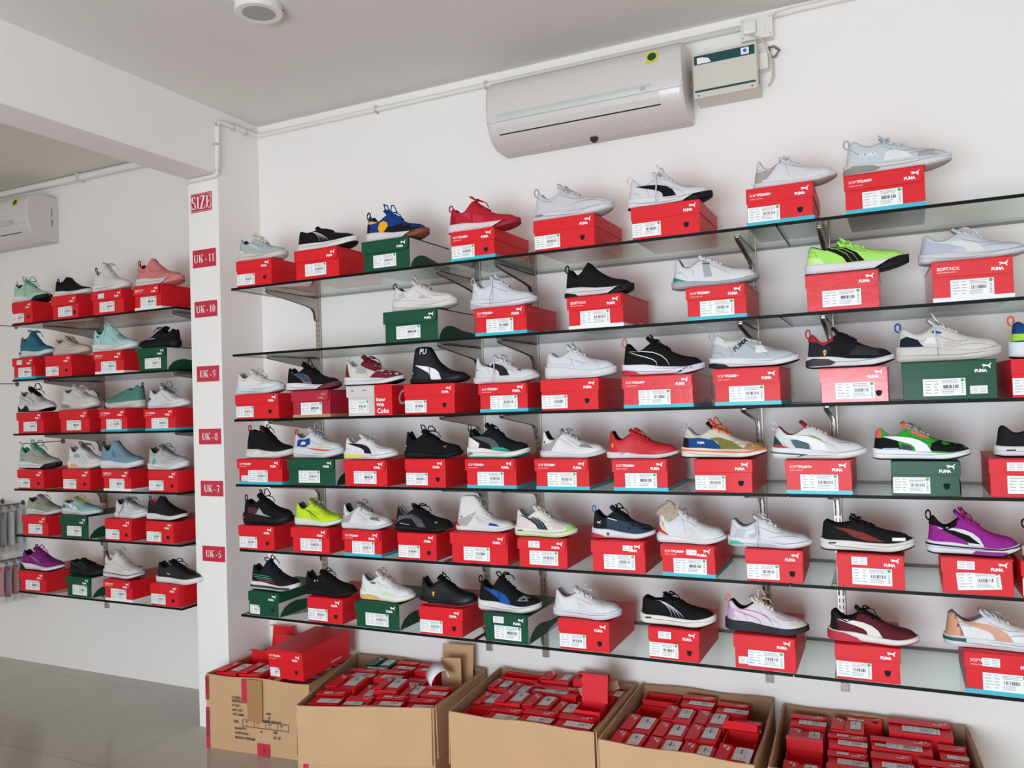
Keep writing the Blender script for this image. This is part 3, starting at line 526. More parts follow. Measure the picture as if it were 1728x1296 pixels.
MAIN = [[
 ('run','a9b2af',OW,OW,DG,'b9c0bd',CR,[('lines',WH),('heelband','d8cfc6')],'o','grey mesh runner with cream laces','A'),
 ('low',BK,'dfd9d9',BK,BK,BK,BK,[('lines','b9b9bf'),('heel',BK)],'','black runner with thin silver side lines','B'),
 ('run','143a7c','d9cfcd',GU,BK,'12356f','164a96',[([(.20,.03),(1.02,.02),(1.02,.052),(.72,.056),(.5,.05),(.3,.05)],'10131d'),([(.0,.028),(.09,.028),(.09,.066),(.0,.07)],'10131d'),([(.03,.076),(.22,.078),(.20,.069),(.10,.066)],'f0a81c'),([(.26,.032),(.34,.032),(.42,.052),(.40,.066),(.33,.073),(.27,.068),(.245,.05)],'f0a81c'),('stoe',GU)],'bT','blue and yellow sneaker with brown gum toe','BG',BK),
 ('knit',RD,'dccfcf','9c1c2c',MR,RD,RD,[([(.04,.03),(.14,.03),(.13,.055),(.10,.07),(.04,.075)],'98162a'),('bigstrip','c92c42'),('stoe','9c1c2c')],'oT','red knit runner on white sole','AFc',RD),
 ('court','c8c6c9','cfcdd2','b3b1b6',LG,'c8c6c9','c9c4c6',[('txt:PUMA:.06:.014:.012:0',MG)],'bT','plain pale grey sneaker with upright bow','A','b5a99d'),
 ('run','d2d0d3','d9d8dc',BK,LG,'d2d0d3',WH,[('strip',BK),('cat:.74:.050:.016',BK),('stoe',BK)],'bhT','white sneaker with solid black side stripe','A',WH),
 ('drive','d2d0d3','d2d0d4','b8ada0',MG,'cdcbd0',WH,[('diag','9d9a9a'),([(.0,.02),(.10,.02),(.16,.05),(.04,.06),(.0,.06)],'a79f92')],'oL','low white shoe with grey diagonal panel','AFc'),
 ('sock','c3c9cd','cfcfd2','b9a9ac',LG,'c3c9cd','c6ccd1',[('txt:PUMA:.14:.052:.020:0','dfe3e6'),([(.38,.035),(.66,.032),(.60,.052),(.48,.066),(.40,.06)],'dcdde0'),('sair','8f8d86'),([(.70,.03),(.9,.03),(.86,.05),(.72,.062)],'a5a3aa')],'oT','pale grey knit shoe with silver heel cushion','BFc',LG)],
[('chunky','d8d2cf','d6d0cd','b8b0ac',DG,'d8d2cf','cdbfb6',[([(.14,.05),(.24,.055),(.20,.075),(.11,.07)],'c2bab6'),([(.46,.045),(.60,.045),(.54,.058),(.48,.056)],'b9b0ac')],'bT','white chunky sneaker with beige laces','BG',DG),
 ('run','d0d0d5','d4d4da','c2c2ca',LG,'d0d0d5',WH,[([(.28,.045),(.5,.045),(.46,.068),(.30,.076)],'cfd2dc'),('sheel','b4b4bc')],'ohT','all-white runner with lace hanging down','BFc',LG),
 ('knit','0f0e11','d4d0d2',BK,BK,'0f0e11',None,[('sheel',BK),('stoe',BK)],'T','black slip-on knit shoe with white sole','BRw',BK),
 ('drive','d3d3d6','a5a8ab','8b8f92',MG,'d8d8da',WH,[('saddle','a2a5a8'),([(.0,.024),(.10,.024),(.30,.010),(.28,.014),(.10,.030),(.0,.040)],TL),([(.38,.070),(.47,.069),(.47,.072),(.38,.073)],DG)],'L','white driving shoe with grey sole','BFc'),
 ('low',LI,'d9d8dc',BK,BK,LI,'b4ec7a',[('bolt',BK),('gaps','b4ec7a'),('heelband','c9ec9c'),('collar',BK),('stoe',BK)],'o','neon green runner with black side stripes','Bf'),
 ('run','c3c6d0','cbccd0','a8a6aa',LG,'c3c6d0',WH,[('strip','d6d8d4'),([(.0,.036),(.30,.036),(.38,.05),(.28,.062),(.08,.075),(.0,.07)],'b3b8c6')],'o','white and lilac grey runner','BRwf')],
[('court','dad9da','cfd6db','c3cace',MG,'dad9da','c9c2bc',[([(.05,.035),(.4,.035),(.4,.04),(.05,.04)],'ccd0d2')],'oL','small white leather court shoe','A'),
 ('run',BK,'dedbdc','6a2430',BK,BK,BK,[('bigstrip','a26a74'),([(.12,.081),(.22,.078),(.36,.072),(.47,.060),(.54,.046),(.57,.035),(.43,.035),(.40,.046),(.34,.053),(.25,.066)],'2c4a5c'),('stoe','6a2430')],'b','black shoe with dark teal side stripe','Bmt'),
 ('run',OW,WH,BK,LG,MR,MR,[([(.02,.028),(.14,.028),(.10,.06),(.06,.088),(.02,.09)],MR),([(.24,.05),(.36,.045),(.46,.05),(.42,.066),(.26,.078)],'a8a6a8'),([(.50,.03),(1.02,.02),(1.02,.06),(.80,.058),(.62,.052)],MR),('eyestay',MR)],'oT','cream and maroon retro runner','Bk',OW),
 ('high','0a0d14','0a0c11','0a0c11',BK,BK,None,[('bigstrip','e6e6ea'),('txt:PU:.17:.132:.034:0','e6e6ea'),('dot:.06:.048:.004','d0d4da')],'L','black ankle-high racing boot with white stripe','A'),
 ('drive','d4d0d2','d4d0d2','cfc8ca',LG,'d4d0d2',WH,[('strip','111116'),('cat:.74:.038:.018','111116'),('dot:.07:.050:.0036',MG)],'hoL','low white leather shoe with black stripe','BFc'),
 ('chunky','d2d2d6','d4d4d8','d2d2d6',LG,'d2d2d6','d6d6da',[([(.1,.05),(.4,.046),(.42,.052),(.2,.06)],'c9cbd2'),([(.58,.042),(.86,.046),(.84,.052),(.60,.05)],'cdd0d6')],'b','all-white chunky sneaker with bow','A'),
 ('run','0a0a0d','dcdcE6'.lower(),'c22838',BK,'0a0a0d','0a0a0d',[('outline',WH),([(.10,.020),(.20,.026),(.32,.010),(.24,.006),(.14,.012)],BK),('sheel','c22838'),('stoe','cfcfda')],'oT','black sneaker with white outlined stripe','BFcf','d07a74'),
 ('sock','b4b8bc','dddde2',BK,'d4d0c8','b4b8bc','c5c9cd',[('collar','d3d1cb'),('txt:PUMA:.30:.050:.021:38',BK),([(.54,.045),(.68,.045),(.62,.068),(.54,.068)],'dfe3e6'),('sheel',BK)],'T','heather grey knit shoe with large black lettering','BFc',LG),
 ('run','111116','d9d9df',BK,'a8293a','111116',BK,[([(.02,.03),(.26,.03),(.30,.06),(.2,.078),(.02,.09)],'24252c'),([(.50,.035),(.9,.03),(.86,.050),(.6,.062)],'2f3038'),('sair','3a3330'),('dot:.22:.045:.0075','d9a81e'),('collar','a8293a')],'T','black sneaker with red collar and yellow badge','Bhf','c23a4a'),
 ('chunky','d2ccc8','cfc8c3','bfb6b0',OW,'dad4d0','d6d2d0',[([(.02,.04),(.26,.04),(.20,.066),(.08,.078),(.02,.07)],'171d2c'),([(.26,.055),(.42,.05),(.40,.07),(.30,.072)],'e4e2e0'),([(.33,.086),(.43,.080),(.44,.086),(.36,.092)],'2453a8'),([(.45,.04),(.64,.04),(.60,.058),(.48,.058)],'c3bab2')],'bhT','off-white chunky sneaker with navy heel','BG2f','2453a8'),
 ('chunky','1d3f7e','dfe3ea',BK,BK,'1d3f7e',NE,[([(.0,.05),(.30,.05),(.24,.066),(.0,.07)],'a8d83a'),([(.0,.012),(.14,.03),(.30,.02),(.26,.014),(.12,.022)],'1d4fa8')],'T','navy, lime and white sneaker at frame edge','A',OR)],
[('mid','0e0e11','cdc9c6','b3aca8',BK,'7d2030',BK,[('wave','dcd8d4')],'oT','black mid-top shoe with red heel loop','BF2c',RD),
 ('chunky','cfcfd0','d3d3d3','9a9a9c',MG,'c4c4c8','bdbdc2',[([(.12,.05),(.30,.045),(.42,.06),(.40,.085),(.28,.078),(.14,.078)],'1f3f86'),([(.20,.056),(.30,.056),(.32,.066),(.24,.07)],'d6d6da'),([(.08,.030),(.5,.022),(.98,.02),(.9,.034),(.5,.040),(.2,.046)],'e04a44')],'bT','white, royal blue and coral chunky sneaker','BG','c2323c'),
 ('run','dedcdc','dedcde','cfcccd',LG,'dedcdc','c9c3bf',[('strip','16161a'),([(.0,.034),(.04,.034),(.04,.055),(.0,.06)],'d9e04a'),('smid','d9dd3a')],'o','white sneaker with black stripe, yellow sole accent','B'),
 ('drive','0b0b0d','0b0b0d','09090b',BK,'0b0b0d','0b0b0d',[('cat:.76:.036:.016','8e8e92'),('dot:.05:.044:.004','c9ccd0')],'b','all-black low racing shoe with looped laces','A'),
 ('run','121519','ddddd8','2f9a88',BK,'121519','121519',[([(.02,.03),(.22,.03),(.24,.05),(.12,.066),(.02,.075)],'dcdad6'),([(.0,.01),(.12,.022),(.16,.014),(.06,.006)],MG),('strip','55565b'),([(.44,.028),(.78,.026),(.66,.036),(.48,.036)],'2aa488'),('toe','15181c')],'oT','black, white and teal sneaker with tall tab','BFc',DG),
 ('drive','dadada','d2d2d4','c8c8cc',NV,'8f8f92','b9b6b6',[([(.02,.024),(.20,.024),(.28,.06),(.36,.085),(.31,.088),(.20,.056),(.04,.044)],'9b9795'),([(.66,.040),(.88,.034),(.80,.046),(.68,.050)],'8d8d90'),('lines','c8c8ca'),('dot:.08:.056:.0045','3f4146')],'oL','white and grey leather racing shoe with navy lining','BFc'),
 ('drive','c4242f','d4d0d2','cfc9cb',BK,'c4242f','c4242f',[('dot:.09:.045:.0065','e0b52a'),('zig','d4d0d2')],'oL','red leather racing shoe with yellow badge','BFc'),
 ('run','cfc6b6','e4dccd',BK,LG,BK,OR,[([(.0,.034),(.10,.034),(.10,.066),(.0,.07)],'141922'),([(.10,.034),(.52,.030),(.40,.060),(.22,.068),(.08,.066)],'1c4580'),([(.50,.03),(.78,.03),(.62,.056),(.48,.068),(.34,.066),(.44,.056)],'7a7236'),([(.76,.03),(1.02,.02),(1.02,.07),(.84,.062)],'a97e4c'),('sline',OR),('txt:PUMA:.20:.048:.010:0',WH)],'bT','tan, blue and olive runner with orange laces','A','b8b0a8'),
 ('run','d3d3d3','dfdfe2','c9c2a8','8e2232','8e2232','c9bfae',[([(.0,.035),(.12,.04),(.06,.06),(.0,.075)],'164a48'),([(.0,.03),(.22,.03),(.12,.042),(.0,.046)],'c2303c'),([(.26,.03),(.42,.03),(.40,.05),(.30,.06),(.2,.06)],'4d6a70'),([(.24,.064),(.42,.064),(.56,.058),(.46,.072),(.28,.074)],'a39a52'),('strip','e9e9ea'),([(.0,.022),(.40,.014),(.28,.004),(.32,.012),(.0,.018)],'1b5a5c')],'T','white sneaker with teal and red heel panels','BFc',OW),
 ('run','2f9e34','e6e6e8',BK,LG,'e66a5c','a9a9ae',[([(.0,.03),(.30,.028),(.26,.06),(.12,.07),(.0,.075)],'0b0b0e'),([(.0,.07),(.08,.07),(.06,.10),(.0,.10)],'e2685c'),([(.60,.03),(1.02,.02),(1.02,.07),(.84,.06),(.72,.064),(.62,.052)],'0b0b0e'),([(.30,.03),(.42,.03),(.40,.044),(.30,.05)],'47484c'),('strip','ececee'),([(.40,.086),(.52,.070),(.62,.066),(.58,.074),(.42,.094)],'e2685c'),([(.10,.028),(.27,.028),(.27,.038),(.10,.038)],'8fb0e0')],'o','green, black and white retro runner','AG'),
 ('run','1b1a1e','d9d7da',BK,BK,'1b1a1e',BK,[('lines','6e2a34'),('sslot',BK)],'','black runner with dark red lines at frame edge','Bs')],
[('chunky','0c0c0f','0c0c0f',BK,BK,'0c0c0f',BK,[([(.16,.045),(.34,.045),(.40,.06),(.28,.072),(.14,.072)],'5a2630'),([(.20,.03),(.40,.04),(.70,.034),(.5,.046),(.40,.07),(.34,.048)],'a4a4a6'),([(9,9),(.0,.014),(.12,.030),(.04,.04),(.0,.04)],'d0323c')],'bT','black chunky shoe with red heel wedge','A',BK),
 ('run','c2e02a','d9ddd2','6b7a4a',DG,'c2e02a','8f9a5a',[('lines','5d6a24'),('heelband','9ee04a')],'o','neon yellow runner with green laces','B'),
 ('drive','d3d3d3','d2d2d4','c8c8cc',NV,'8f8f92','8c8c90',[([(.02,.024),(.20,.024),(.28,.06),(.36,.085),(.31,.088),(.20,.056),(.04,.044)],'a3a09e'),([(.66,.040),(.88,.034),(.80,.046),(.68,.050)],'77777b'),('lines','cfcfd0'),('dot:.08:.056:.0045','3f4146')],'oL','white and grey racing shoe beside the neon runner','BFc'),
 ('drive','0c0c0e','0c0c0e','09090b',MG,'0c0c0e','0c0c0e',[([(.02,.03),(.20,.05),(.34,.05),(.46,.018),(.62,.018),(.52,.05),(.36,.066),(.10,.060)],'55565b'),('lines','2a2b30'),('cat:.78:.034:.014','9a9ba0'),([(.12,.030),(.30,.024),(.30,.027),(.12,.033)],'9a9ba0')],'o','black shoe with grey curved side stripe','A'),
 ('high','d6d3d0','d9d8da','cfced0',LG,'d6d3d0','bdb6ae',[([(.08,.024),(.22,.024),(.32,.06),(.40,.10),(.34,.085),(.22,.07),(.06,.05)],'a8a39f'),([(.0,.020),(.10,.020),(.05,.034),(.0,.036)],'c83a40'),([(.62,.030),(.82,.026),(.76,.036),(.64,.042)],'20469a'),('lines','c3c8d2'),('dot:.12:.066:.0045',DG)],'o','white high-top racing boot with laces','B'),
 ('run','dad6cf','d9dcc6','b9d77a',MG,'dad6cf','c9c5bd',[('bolt','2c3648'),('gaps','b9b2ac'),([(.04,.034),(.24,.036),(.30,.06),(.06,.072)],'dac8c6'),([(.68,.032),(.86,.032),(.84,.05),(.70,.056)],'d9c2be'),([(.88,.02),(1.02,.02),(1.02,.07),(.93,.06)],'9ed84a'),('sslot',DG)],'o','off-white runner with navy stripes, green toe','Bs'),
 ('run','16191f','d2d5de','c4303c',BK,'22303f',BK,[([(.28,.03),(1.02,.02),(1.02,.06),(.7,.06),(.44,.07),(.26,.074)],'2e4050'),('cat:.10:.052:.020','d6d8dc'),([(.28,.074),(.44,.066),(.44,.069),(.28,.077)],'dfe3ea'),('sheel','c4303c'),('dot:.30:.017:.006',DG)],'bT','navy and black shoe with blue heel tab','Bp','3a78c8'),
 ('drive','d2d2d4','dddde0','cfcfd2',LG,'d2d2d4','c6bcb8',[([(.0,.03),(.05,.032),(.20,.018),(.18,.026),(.08,.040),(.0,.06)],'cc3038'),('dot:.10:.056:.0065','e0b52a'),('lines','cbccd0')],'oL','white racing shoe stuffed with crumpled paper','BFcp'),
 ('run','d2d2d6','d9d9de','b9bcc0',MG,'d2d2d6',WH,[([(.06,.034),(.20,.034),(.22,.056),(.10,.066)],'b3b7bb'),([(.24,.04),(.32,.034),(.40,.05),(.36,.085),(.33,.085),(.34,.056)],'a9adb1'),([(.04,.006),(.22,.010),(.14,.022),(.04,.022)],'3fb89c'),([(.34,.006),(.6,.006),(.56,.014),(.36,.016)],'b3b5b9')],'ohL','white sneaker with mint heel cushion','A'),
 ('low','131316','ded9d4',BK,BK,'131316',BK,[([(.12,.066),(.30,.062),(.48,.052),(.70,.030),(.50,.030),(.36,.040),(.26,.055)],'7a3230'),([(.78,.034),(.92,.034),(.92,.042),(.78,.042)],'f2f2f2'),('sslot',BK)],'o','black runner with dark red panel, white toe mark','Bs'),
 ('run','96268c','dcdde4',BK,BK,'96268c','a01f7c',[('strip',WH),([(.14,.070),(.30,.066),(.46,.054),(.58,.032),(.46,.034),(.36,.046),(.26,.056)],BK),('collar','0b0b0e'),('sfront','8c2183'),('sline',BK)],'bT','purple runner with black collar','Bs/',BK),
 ('run','d63222','e0d8d0',BK,BK,'d63222',BK,[([(.0,.05),(.08,.05),(.06,.07),(.0,.07)],BK)],'T','orange-red shoe at the frame edge','A',BK)],
[('knit','15161d','ddd8d2','3a3a3c',BK,'5a2a3c','20222e',[([(.08+.05*i,.066-.008*i),(.46+.05*i,.062-.008*i),(.46+.05*i,.059-.008*i),(.08+.05*i,.063-.008*i)],c) for i,c in enumerate(('2f8f7c','3f9f86','7f6f7c','c23c50'))]+[([(9,9),(.05,.012),(.9,.010),(.9,.020),(.05,.022)],'3c3a3a')],'o','black knit shoe with teal and pink dashes','AGn'),
 ('drive','0c0b0d','0c0b0d','09090b',BK,'0c0b0d',BK,[('dot:.26:.060:.004','c9ccd0'),('dot:.32:.062:.003','c9ccd0')],'o','plain matte black driving shoe','A'),
 ('run','dddcdc','e0e0dc','d8c28a',MG,'dddcdc','cdb9b2',[('heelband','cfdba8'),('smid','e0b25a'),([(.50,.03),(.8,.026),(.78,.032),(.52,.038)],'cfdba8'),('txt:PUMA:.24:.066:.012:0','5a4048')],'b','white sneaker with pale green and orange accents','BG'),
 ('drive','0c0d10','0c0d10','a83a44',BK,'0c0d10',BK,[('dot:.28:.040:.0075','d9b52a'),([(.0,.006),(.22,.004),(.18,.010),(.0,.016)],'b04a52')],'oL','smooth black racing shoe with yellow shield','A'),
 ('knit','0c0d10','d3d1cf','8f8d8a',BK,'0c0d10',BK,[('bigstrip','1f4f9c'),('toe','1a1b20'),([(.70,.044),(.86,.044),(.88,.062),(.74,.064)],'8b8d92')],'oT','black shoe with blue hatched stripe','BGs',BK),
 ('court','d5d5d6','d2d3d8','c6c7cc',MG,'d5d5d6',WH,[('lines','d2d2d4')],'oL','plain white leather sneaker on shelf','A'),
 ('low','0c0d10','dedad2',BK,BK,'0c0d10',BK,[('lines','c0c2c6'),('sslot',BK)],'o','black runner with cream midsole and silver lines','As'),
 ('run','d8cdd6','24252a',BK,BK,'cfc8c4',CR,[([(.0,.03),(.10,.034),(.10,.07),(.0,.09)],LV),('outline','c04a6c'),([(9,9),(-.02,.0),(1.02,.0),(1.02,.03),(.8,.020),(.62,.034),(.5,.024),(.3,.05),(-.02,.05)],'24252a'),([(.80,.034),(1.02,.03),(1.02,.07),(.88,.062)],'cfc4b4')],'bT','lilac and white sneaker with black sole','B2',PK),
 ('run','5a1d28','dedad6','a83038',BK,'1a1517',BK,[([(.02,.034),(.12,.034),(.10,.06),(.05,.09),(.02,.09)],'171618'),('strip','e2dcd4'),('collar','171618'),([(9,9),(-.02,.0),(.40,.0),(.34,.016),(.2,.03),(-.02,.036)],'b8303c')],'o','maroon runner with white stripe, red heel sole','A'),
 ('court','dadadc','d3d4d8','c5c6ca',MG,'cfcfd2','c9c9cc',[('heel','cf9478'),('strip','cf9478'),([(9,9),(-.02,.016),(.20,.016),(.20,.026),(-.02,.026)],'1f5a55')],'oL','white leather shoe with peach stripe and heel','BFcs')]]
SIDE = [[
 ('run','a5c9b5','dddcd8',BK,DG,'8dbda3','6fa88e',[('saddle','8dbda3'),('vamp','b9c9c0'),('stoe',BK)],'bT','mint shoe with green laces','A',OW),
 ('knit','0c0d10','d9d6d0','cfc9c2',BK,'0c0d10',None,[],'T','black slip-on with thick white sole','Bh',BK),
 ('knit','d6d2ce','dcdad8','c9c5c2',LG,'d6d2ce','c4bfba',[],'oT','white knit shoe with grey laces','Bs',DG),
 ('knit','d07c78','d3d3d3','c96f6c',MR,'d07c78',None,[([(.36,.066),(.48,.056),(.48,.058),(.36,.069)],'8a4a4a'),('stoe','d07c78')],'T','salmon pink slip-on with high tongue','BRw',GU)],
[('knit','2b6e80','ccd0d2','7d7474',MG,'2b6e80','245f70',[([(9,9),(.0,.01),(.2,.022),(.12,.03),(.0,.03)],'4a6a78')],'o','teal shoe with heavy white sole','Bsc'),
 ('court','c4b5ad','cbbab3','b8a79f','8f847c','c4b5ad','8f847c',[],'o','beige pink leather shoe','A'),
 ('knit','a9cfcb','d9dcda','c5c9c8',TL,'a9cfcb','b5d6d2',[('cat:.14:.062:.020','234a4c')],'hT','pale aqua shoe with high tongue','BRw',TL),
 ('run','0c0d10','0c0d10',BK,BK,'0c0d10',BK,[([(.5,.05),(.8,.048),(.8,.051),(.5,.054)],'b9b9bd')],'oF','black shoe turned heel to the right','BG')],
[('run','c6c5c6','d6d4d2',BK,MG,BK,BK,[('zig',BK),('outline',MG)],'b','white and black shoe with tall black laces','B'),
 ('chunky','cdc8c4','d2cdc9','b5afaa',MG,'cdc8c4','c9c4c0',[('sair','8f8a87')],'o','white chunky shoe with grey sole vents','B'),
 ('sock','4f7f74','c5c9c4','a9aeaa',DG,'4f7f74',None,[],'TF','green knit slip-on facing left','BFc',DG),
 ('run','d6d6d8','d9d9da','c5c5c7',MG,'d6d6d8','6c6c70',[([(.02,.034),(.14,.05),(.10,.058),(.02,.05)],'2f3032'),('outline','c2c2c4')],'b','white shoe with dark heel stroke','BFc')],
[('run','a3a79c','dcdcda',BK,TL,'6aa890','5a9c84',[('heel','9fc7b8'),('stoe',BK)],'bT','grey-green runner with mint heel','A',MT),
 ('run','d2d2cf','dad8d5','b5b5b2',MG,'d2d2cf','6f6f6c',[([(9,9),(.16,.008),(.40,.008),(.34,.022),(.2,.024)],'f0a070'),([(.26,.05),(.46,.05),(.42,.064),(.26,.07)],'8fa89a')],'o','white runner with orange sole accent','A'),
 ('knit','7793aa','d8dade','c3c8cc',DG,'7793aa',None,[([(.36,.054),(.46,.048),(.46,.052),(.38,.080),(.36,.08)],'58748a')],'T','slate blue slip-on with strap','BRw',DG),
 ('court','b5b8b6','d9d9d8','c5c5c4',DG,'b5b8b6','6f7270',[('dot:.24:.036:.013','4fa8ba')],'o','grey leather shoe with round blue tag','A')],
[('run','8f9886','cfcfc9','b5b5ae',DG,'8f8a86','a89f9a',[([(.06,.034),(.34,.034),(.36,.07),(.1,.075)],'98a886')],'o','olive grey shoe with taupe laces','B'),
 ('chunky','8fb8bc','d2d2d4','c5c5c8','8a5a6c','8fb8bc','b5c06a',[('outline','1d6a78'),('bigstrip','dadcdc'),([(.04,.05),(.16,.05),(.14,.066),(.04,.07)],'1d6a78')],'b','white and teal chunky sneaker','BG'),
 ('court','cfcdcf','d5d3d5','c0bec0',DG,'cfcdcf','77757a',[],'oh','white sneaker with zigzag grey laces','A'),
 ('knit','1a171d','d2d2d4',BK,'b04a56','1a171d',None,[('outline','4a3040')],'T','black slip-on with pink lining','A',DG)],
[('run','7a2470','ddd6cf',BK,BK,'7a2470','8c2a7c',[('lines','a87aa4'),([(9,9),(-.02,.0),(.22,.0),(.12,.03),(-.02,.036)],BK)],'b','purple runner with black heel','B'),
 ('low','131418','131418',BK,BK,'131418',BK,[('outline','5a5a60')],'','all-black low runner','BG'),
 ('knit','d0ccca','d3d3d3','7a3a5a',OW,'d0ccca','c5b8a8',[('cat:.06:.058:.018',BK),('sline','7a3a5a')],'oT','white shoe with plum sole line','BRw',BK),
 ('court','15171b','dcdad6','cfcdc9',BK,'15171b',BK,[('txt:PUMA:.30:.045:.010:-12','a9a9ac')],'oL','black leather shoe with thick white sole','A')]]
RZ = [2.124, 1.817, 1.516, 1.218, .921, .624]; LZ = [2.088, 1.774, 1.469, 1.159, .901, .588]
RN = ['top shelf', 'second shelf', 'third shelf', 'fourth shelf', 'fifth shelf', 'lowest shelf']
NOM = {'run': .121, 'court': .112, 'chunky': .130, 'knit': .125, 'sock': .108, 'drive': .104, 'mid': .134, 'high': .164, 'low': .098}
def box_words(o):
    b = 'two-tone white and red' if 'k' in o else 'crimson' if 'm' in o else 'green and white' if 'G' in o else 'red'
    return b+' shoebox'+(' with blue base band' if 'c' in o else ' with white base band' if 'w' in o else ' with finger hole' if 'A' in o else '')
for rows, specs, zs, yf, place in ((MAIN_ROWS, MAIN, RZ, -.447, 'main wall'), (SIDE_ROWS, SIDE, LZ, -.347, 'left wall')):
    for ri, row in enumerate(rows):
        for ci, (bx, bw, bh, sx, sl, sh) in enumerate(row):
            sp = specs[ri][ci]; sd_ = (ri*17+ci*7+(100 if yf > -.4 else 0)); rnd = random.Random(sd_)
            core = list(sp[:9]); tab = sp[11] if len(sp) > 11 else sp[1]; desc = sp[9]; bo = sp[10]
            z = zs[ri]+.0056
            bl = '%s under the %s' % (box_words(bo), desc)
            if len(bl.split()) > 15: bl = '%s under the %s' % (box_words(bo).split(' with')[0], desc)
            shoe_box((bx, yf, z), bw, bh, bo, bl, 'shoe boxes on the %s shelves' % place, rot=(0, 0, (rnd.random()-.5)*.05), seed=sd_)
            hs = min(1.18, max(.90, sh/NOM[sp[0]]))
            if sp[0] == 'sock': hs = 1.08
            if ri: hs = min(hs, (zs[ri-1]-zs[ri]-.026-bh-(.020 if 'b' in core[8] else .012 if core[6] else .0))/NOM[sp[0]])
            sneaker((sx, yf+.058, z+bh+.0022), tuple(core)+(tab,), '%s, %s of the %s' % (desc, RN[ri], place), 'display shoes on the %s shelves' % place, sl, hs, yaw=(rnd.random()-.5)*.08, flip='F' in core[8], seed=sd_)
# ---------------------------------------------------------------- glass shelves, rails, brackets
def shelf(x0, x1, y0, y1, z, label, group):
    t = .0055
    me = MB().box(x0, x1, y0, y1, z-t, z+t, mf=[1, 1, 1, 1, 0, 0]).mesh('glass_shelf', [M_GLASS, M_EDGE])
    return tag(link('glass_shelf', me), label, 'shelf', group)
SEC = [(-2.735, -1.372), (-1.368, -.316), (-.312, .92)]
for i, z in enumerate(RZ):
    sec = SEC if i < 4 else [(-2.72, -1.517), (-1.513, -.320), (-.316, .92)]
    for j, (a, b) in enumerate(sec):
        shelf(a, b, -.45, -.012, z, '%s glass section of the %s on the main wall' % (('left', 'middle', 'right')[j], RN[i]), 'glass shelves on the main wall')
for i, z in enumerate(LZ):
    shelf(-4.485 if i not in (5,) else -4.46, -3.20, -.35, .088, z, 'glass %s on the left wall behind the pillar' % RN[i], 'glass shelves on the left wall')
def rail(x, y, z0, z1, label, group):
    r = root('wall_rail', (x, y, 0), label, 'rail', group)
    part('channel', MB().box(-.0145, .0145, -.012, 0, z0, z1), M_CHROME, r, bevel=.001)
    s = MB(); z = z0+.03
    while z < z1-.03:
        for dx in (-.0065, .0065): s.box(dx-.0016, dx+.0016, -.0124, -.0118, z, z+.014)
        z += .025
    tag(part('slot', s, M_SLOT, r), kind='stuff')
def bracket(x, y, z, label, group, L=.36):
    poly = [(0, 0), (-L, 0), (-L-.006, -.006), (-L+.004, -.014), (-.10, -.046), (-.045, -.056), (-.026, -.075), (-.018, -.115), (0, -.118)]
    mb = MB(); n = len(poly)
    for sx in (-1, 1):
        x0, x1 = (-.0095, -.0065) if sx < 0 else (.0065, .0095)
        vs = [(x0, a, b) for a, b in poly]+[(x1, a, b) for a, b in poly]
        mb.add(vs, [tuple(range(n)), tuple(range(2*n-1, n-1, -1))]+[(i, (i+1) % n, (i+1) % n+n, i+n) for i in range(n)])
    r = root('shelf_bracket', (x, y, z), label, 'bracket', group)
    part('arm', mb, M_CHROME, r)
    part('top_plate', MB().box(-.0095, .0095, -L+.01, -.002, -.004, -.0005), M_CHROME, r)
    part('rubber_pad', MB().box(-.007, .007, -L+.004, -L+.022, -.0005, .0005), M_SLOT, r)
RX = [-2.590, -1.675, -1.398, -.457, -.186]
for k, x in enumerate(RX):
    rail(x, -.0005, .44, 2.22, 'slotted steel wall rail, %s of five behind the main shelves' % ('leftmost', 'second from left', 'middle', 'second from right', 'rightmost')[k], 'steel rails on the main wall')
    for i, z in enumerate(RZ): bracket(x, -.0135, z-.0062, 'steel bracket under the %s on the %s main wall rail' % (RN[i], ('leftmost', 'second', 'middle', 'fourth', 'rightmost')[k]), 'brackets under the main shelves')
for k, x in enumerate((-4.315, -3.30)):
    rail(x, .0995, .40, 2.16, 'slotted steel rail on the left wall, %s' % ('in open view', 'half hidden by the pillar')[k], 'steel rails on the left wall')
    for i, z in enumerate(LZ): bracket(x, .087, z-.0062, 'steel bracket under the %s on the left wall, %s rail' % (RN[i], ('left', 'right')[k]), 'brackets under the left shelves')
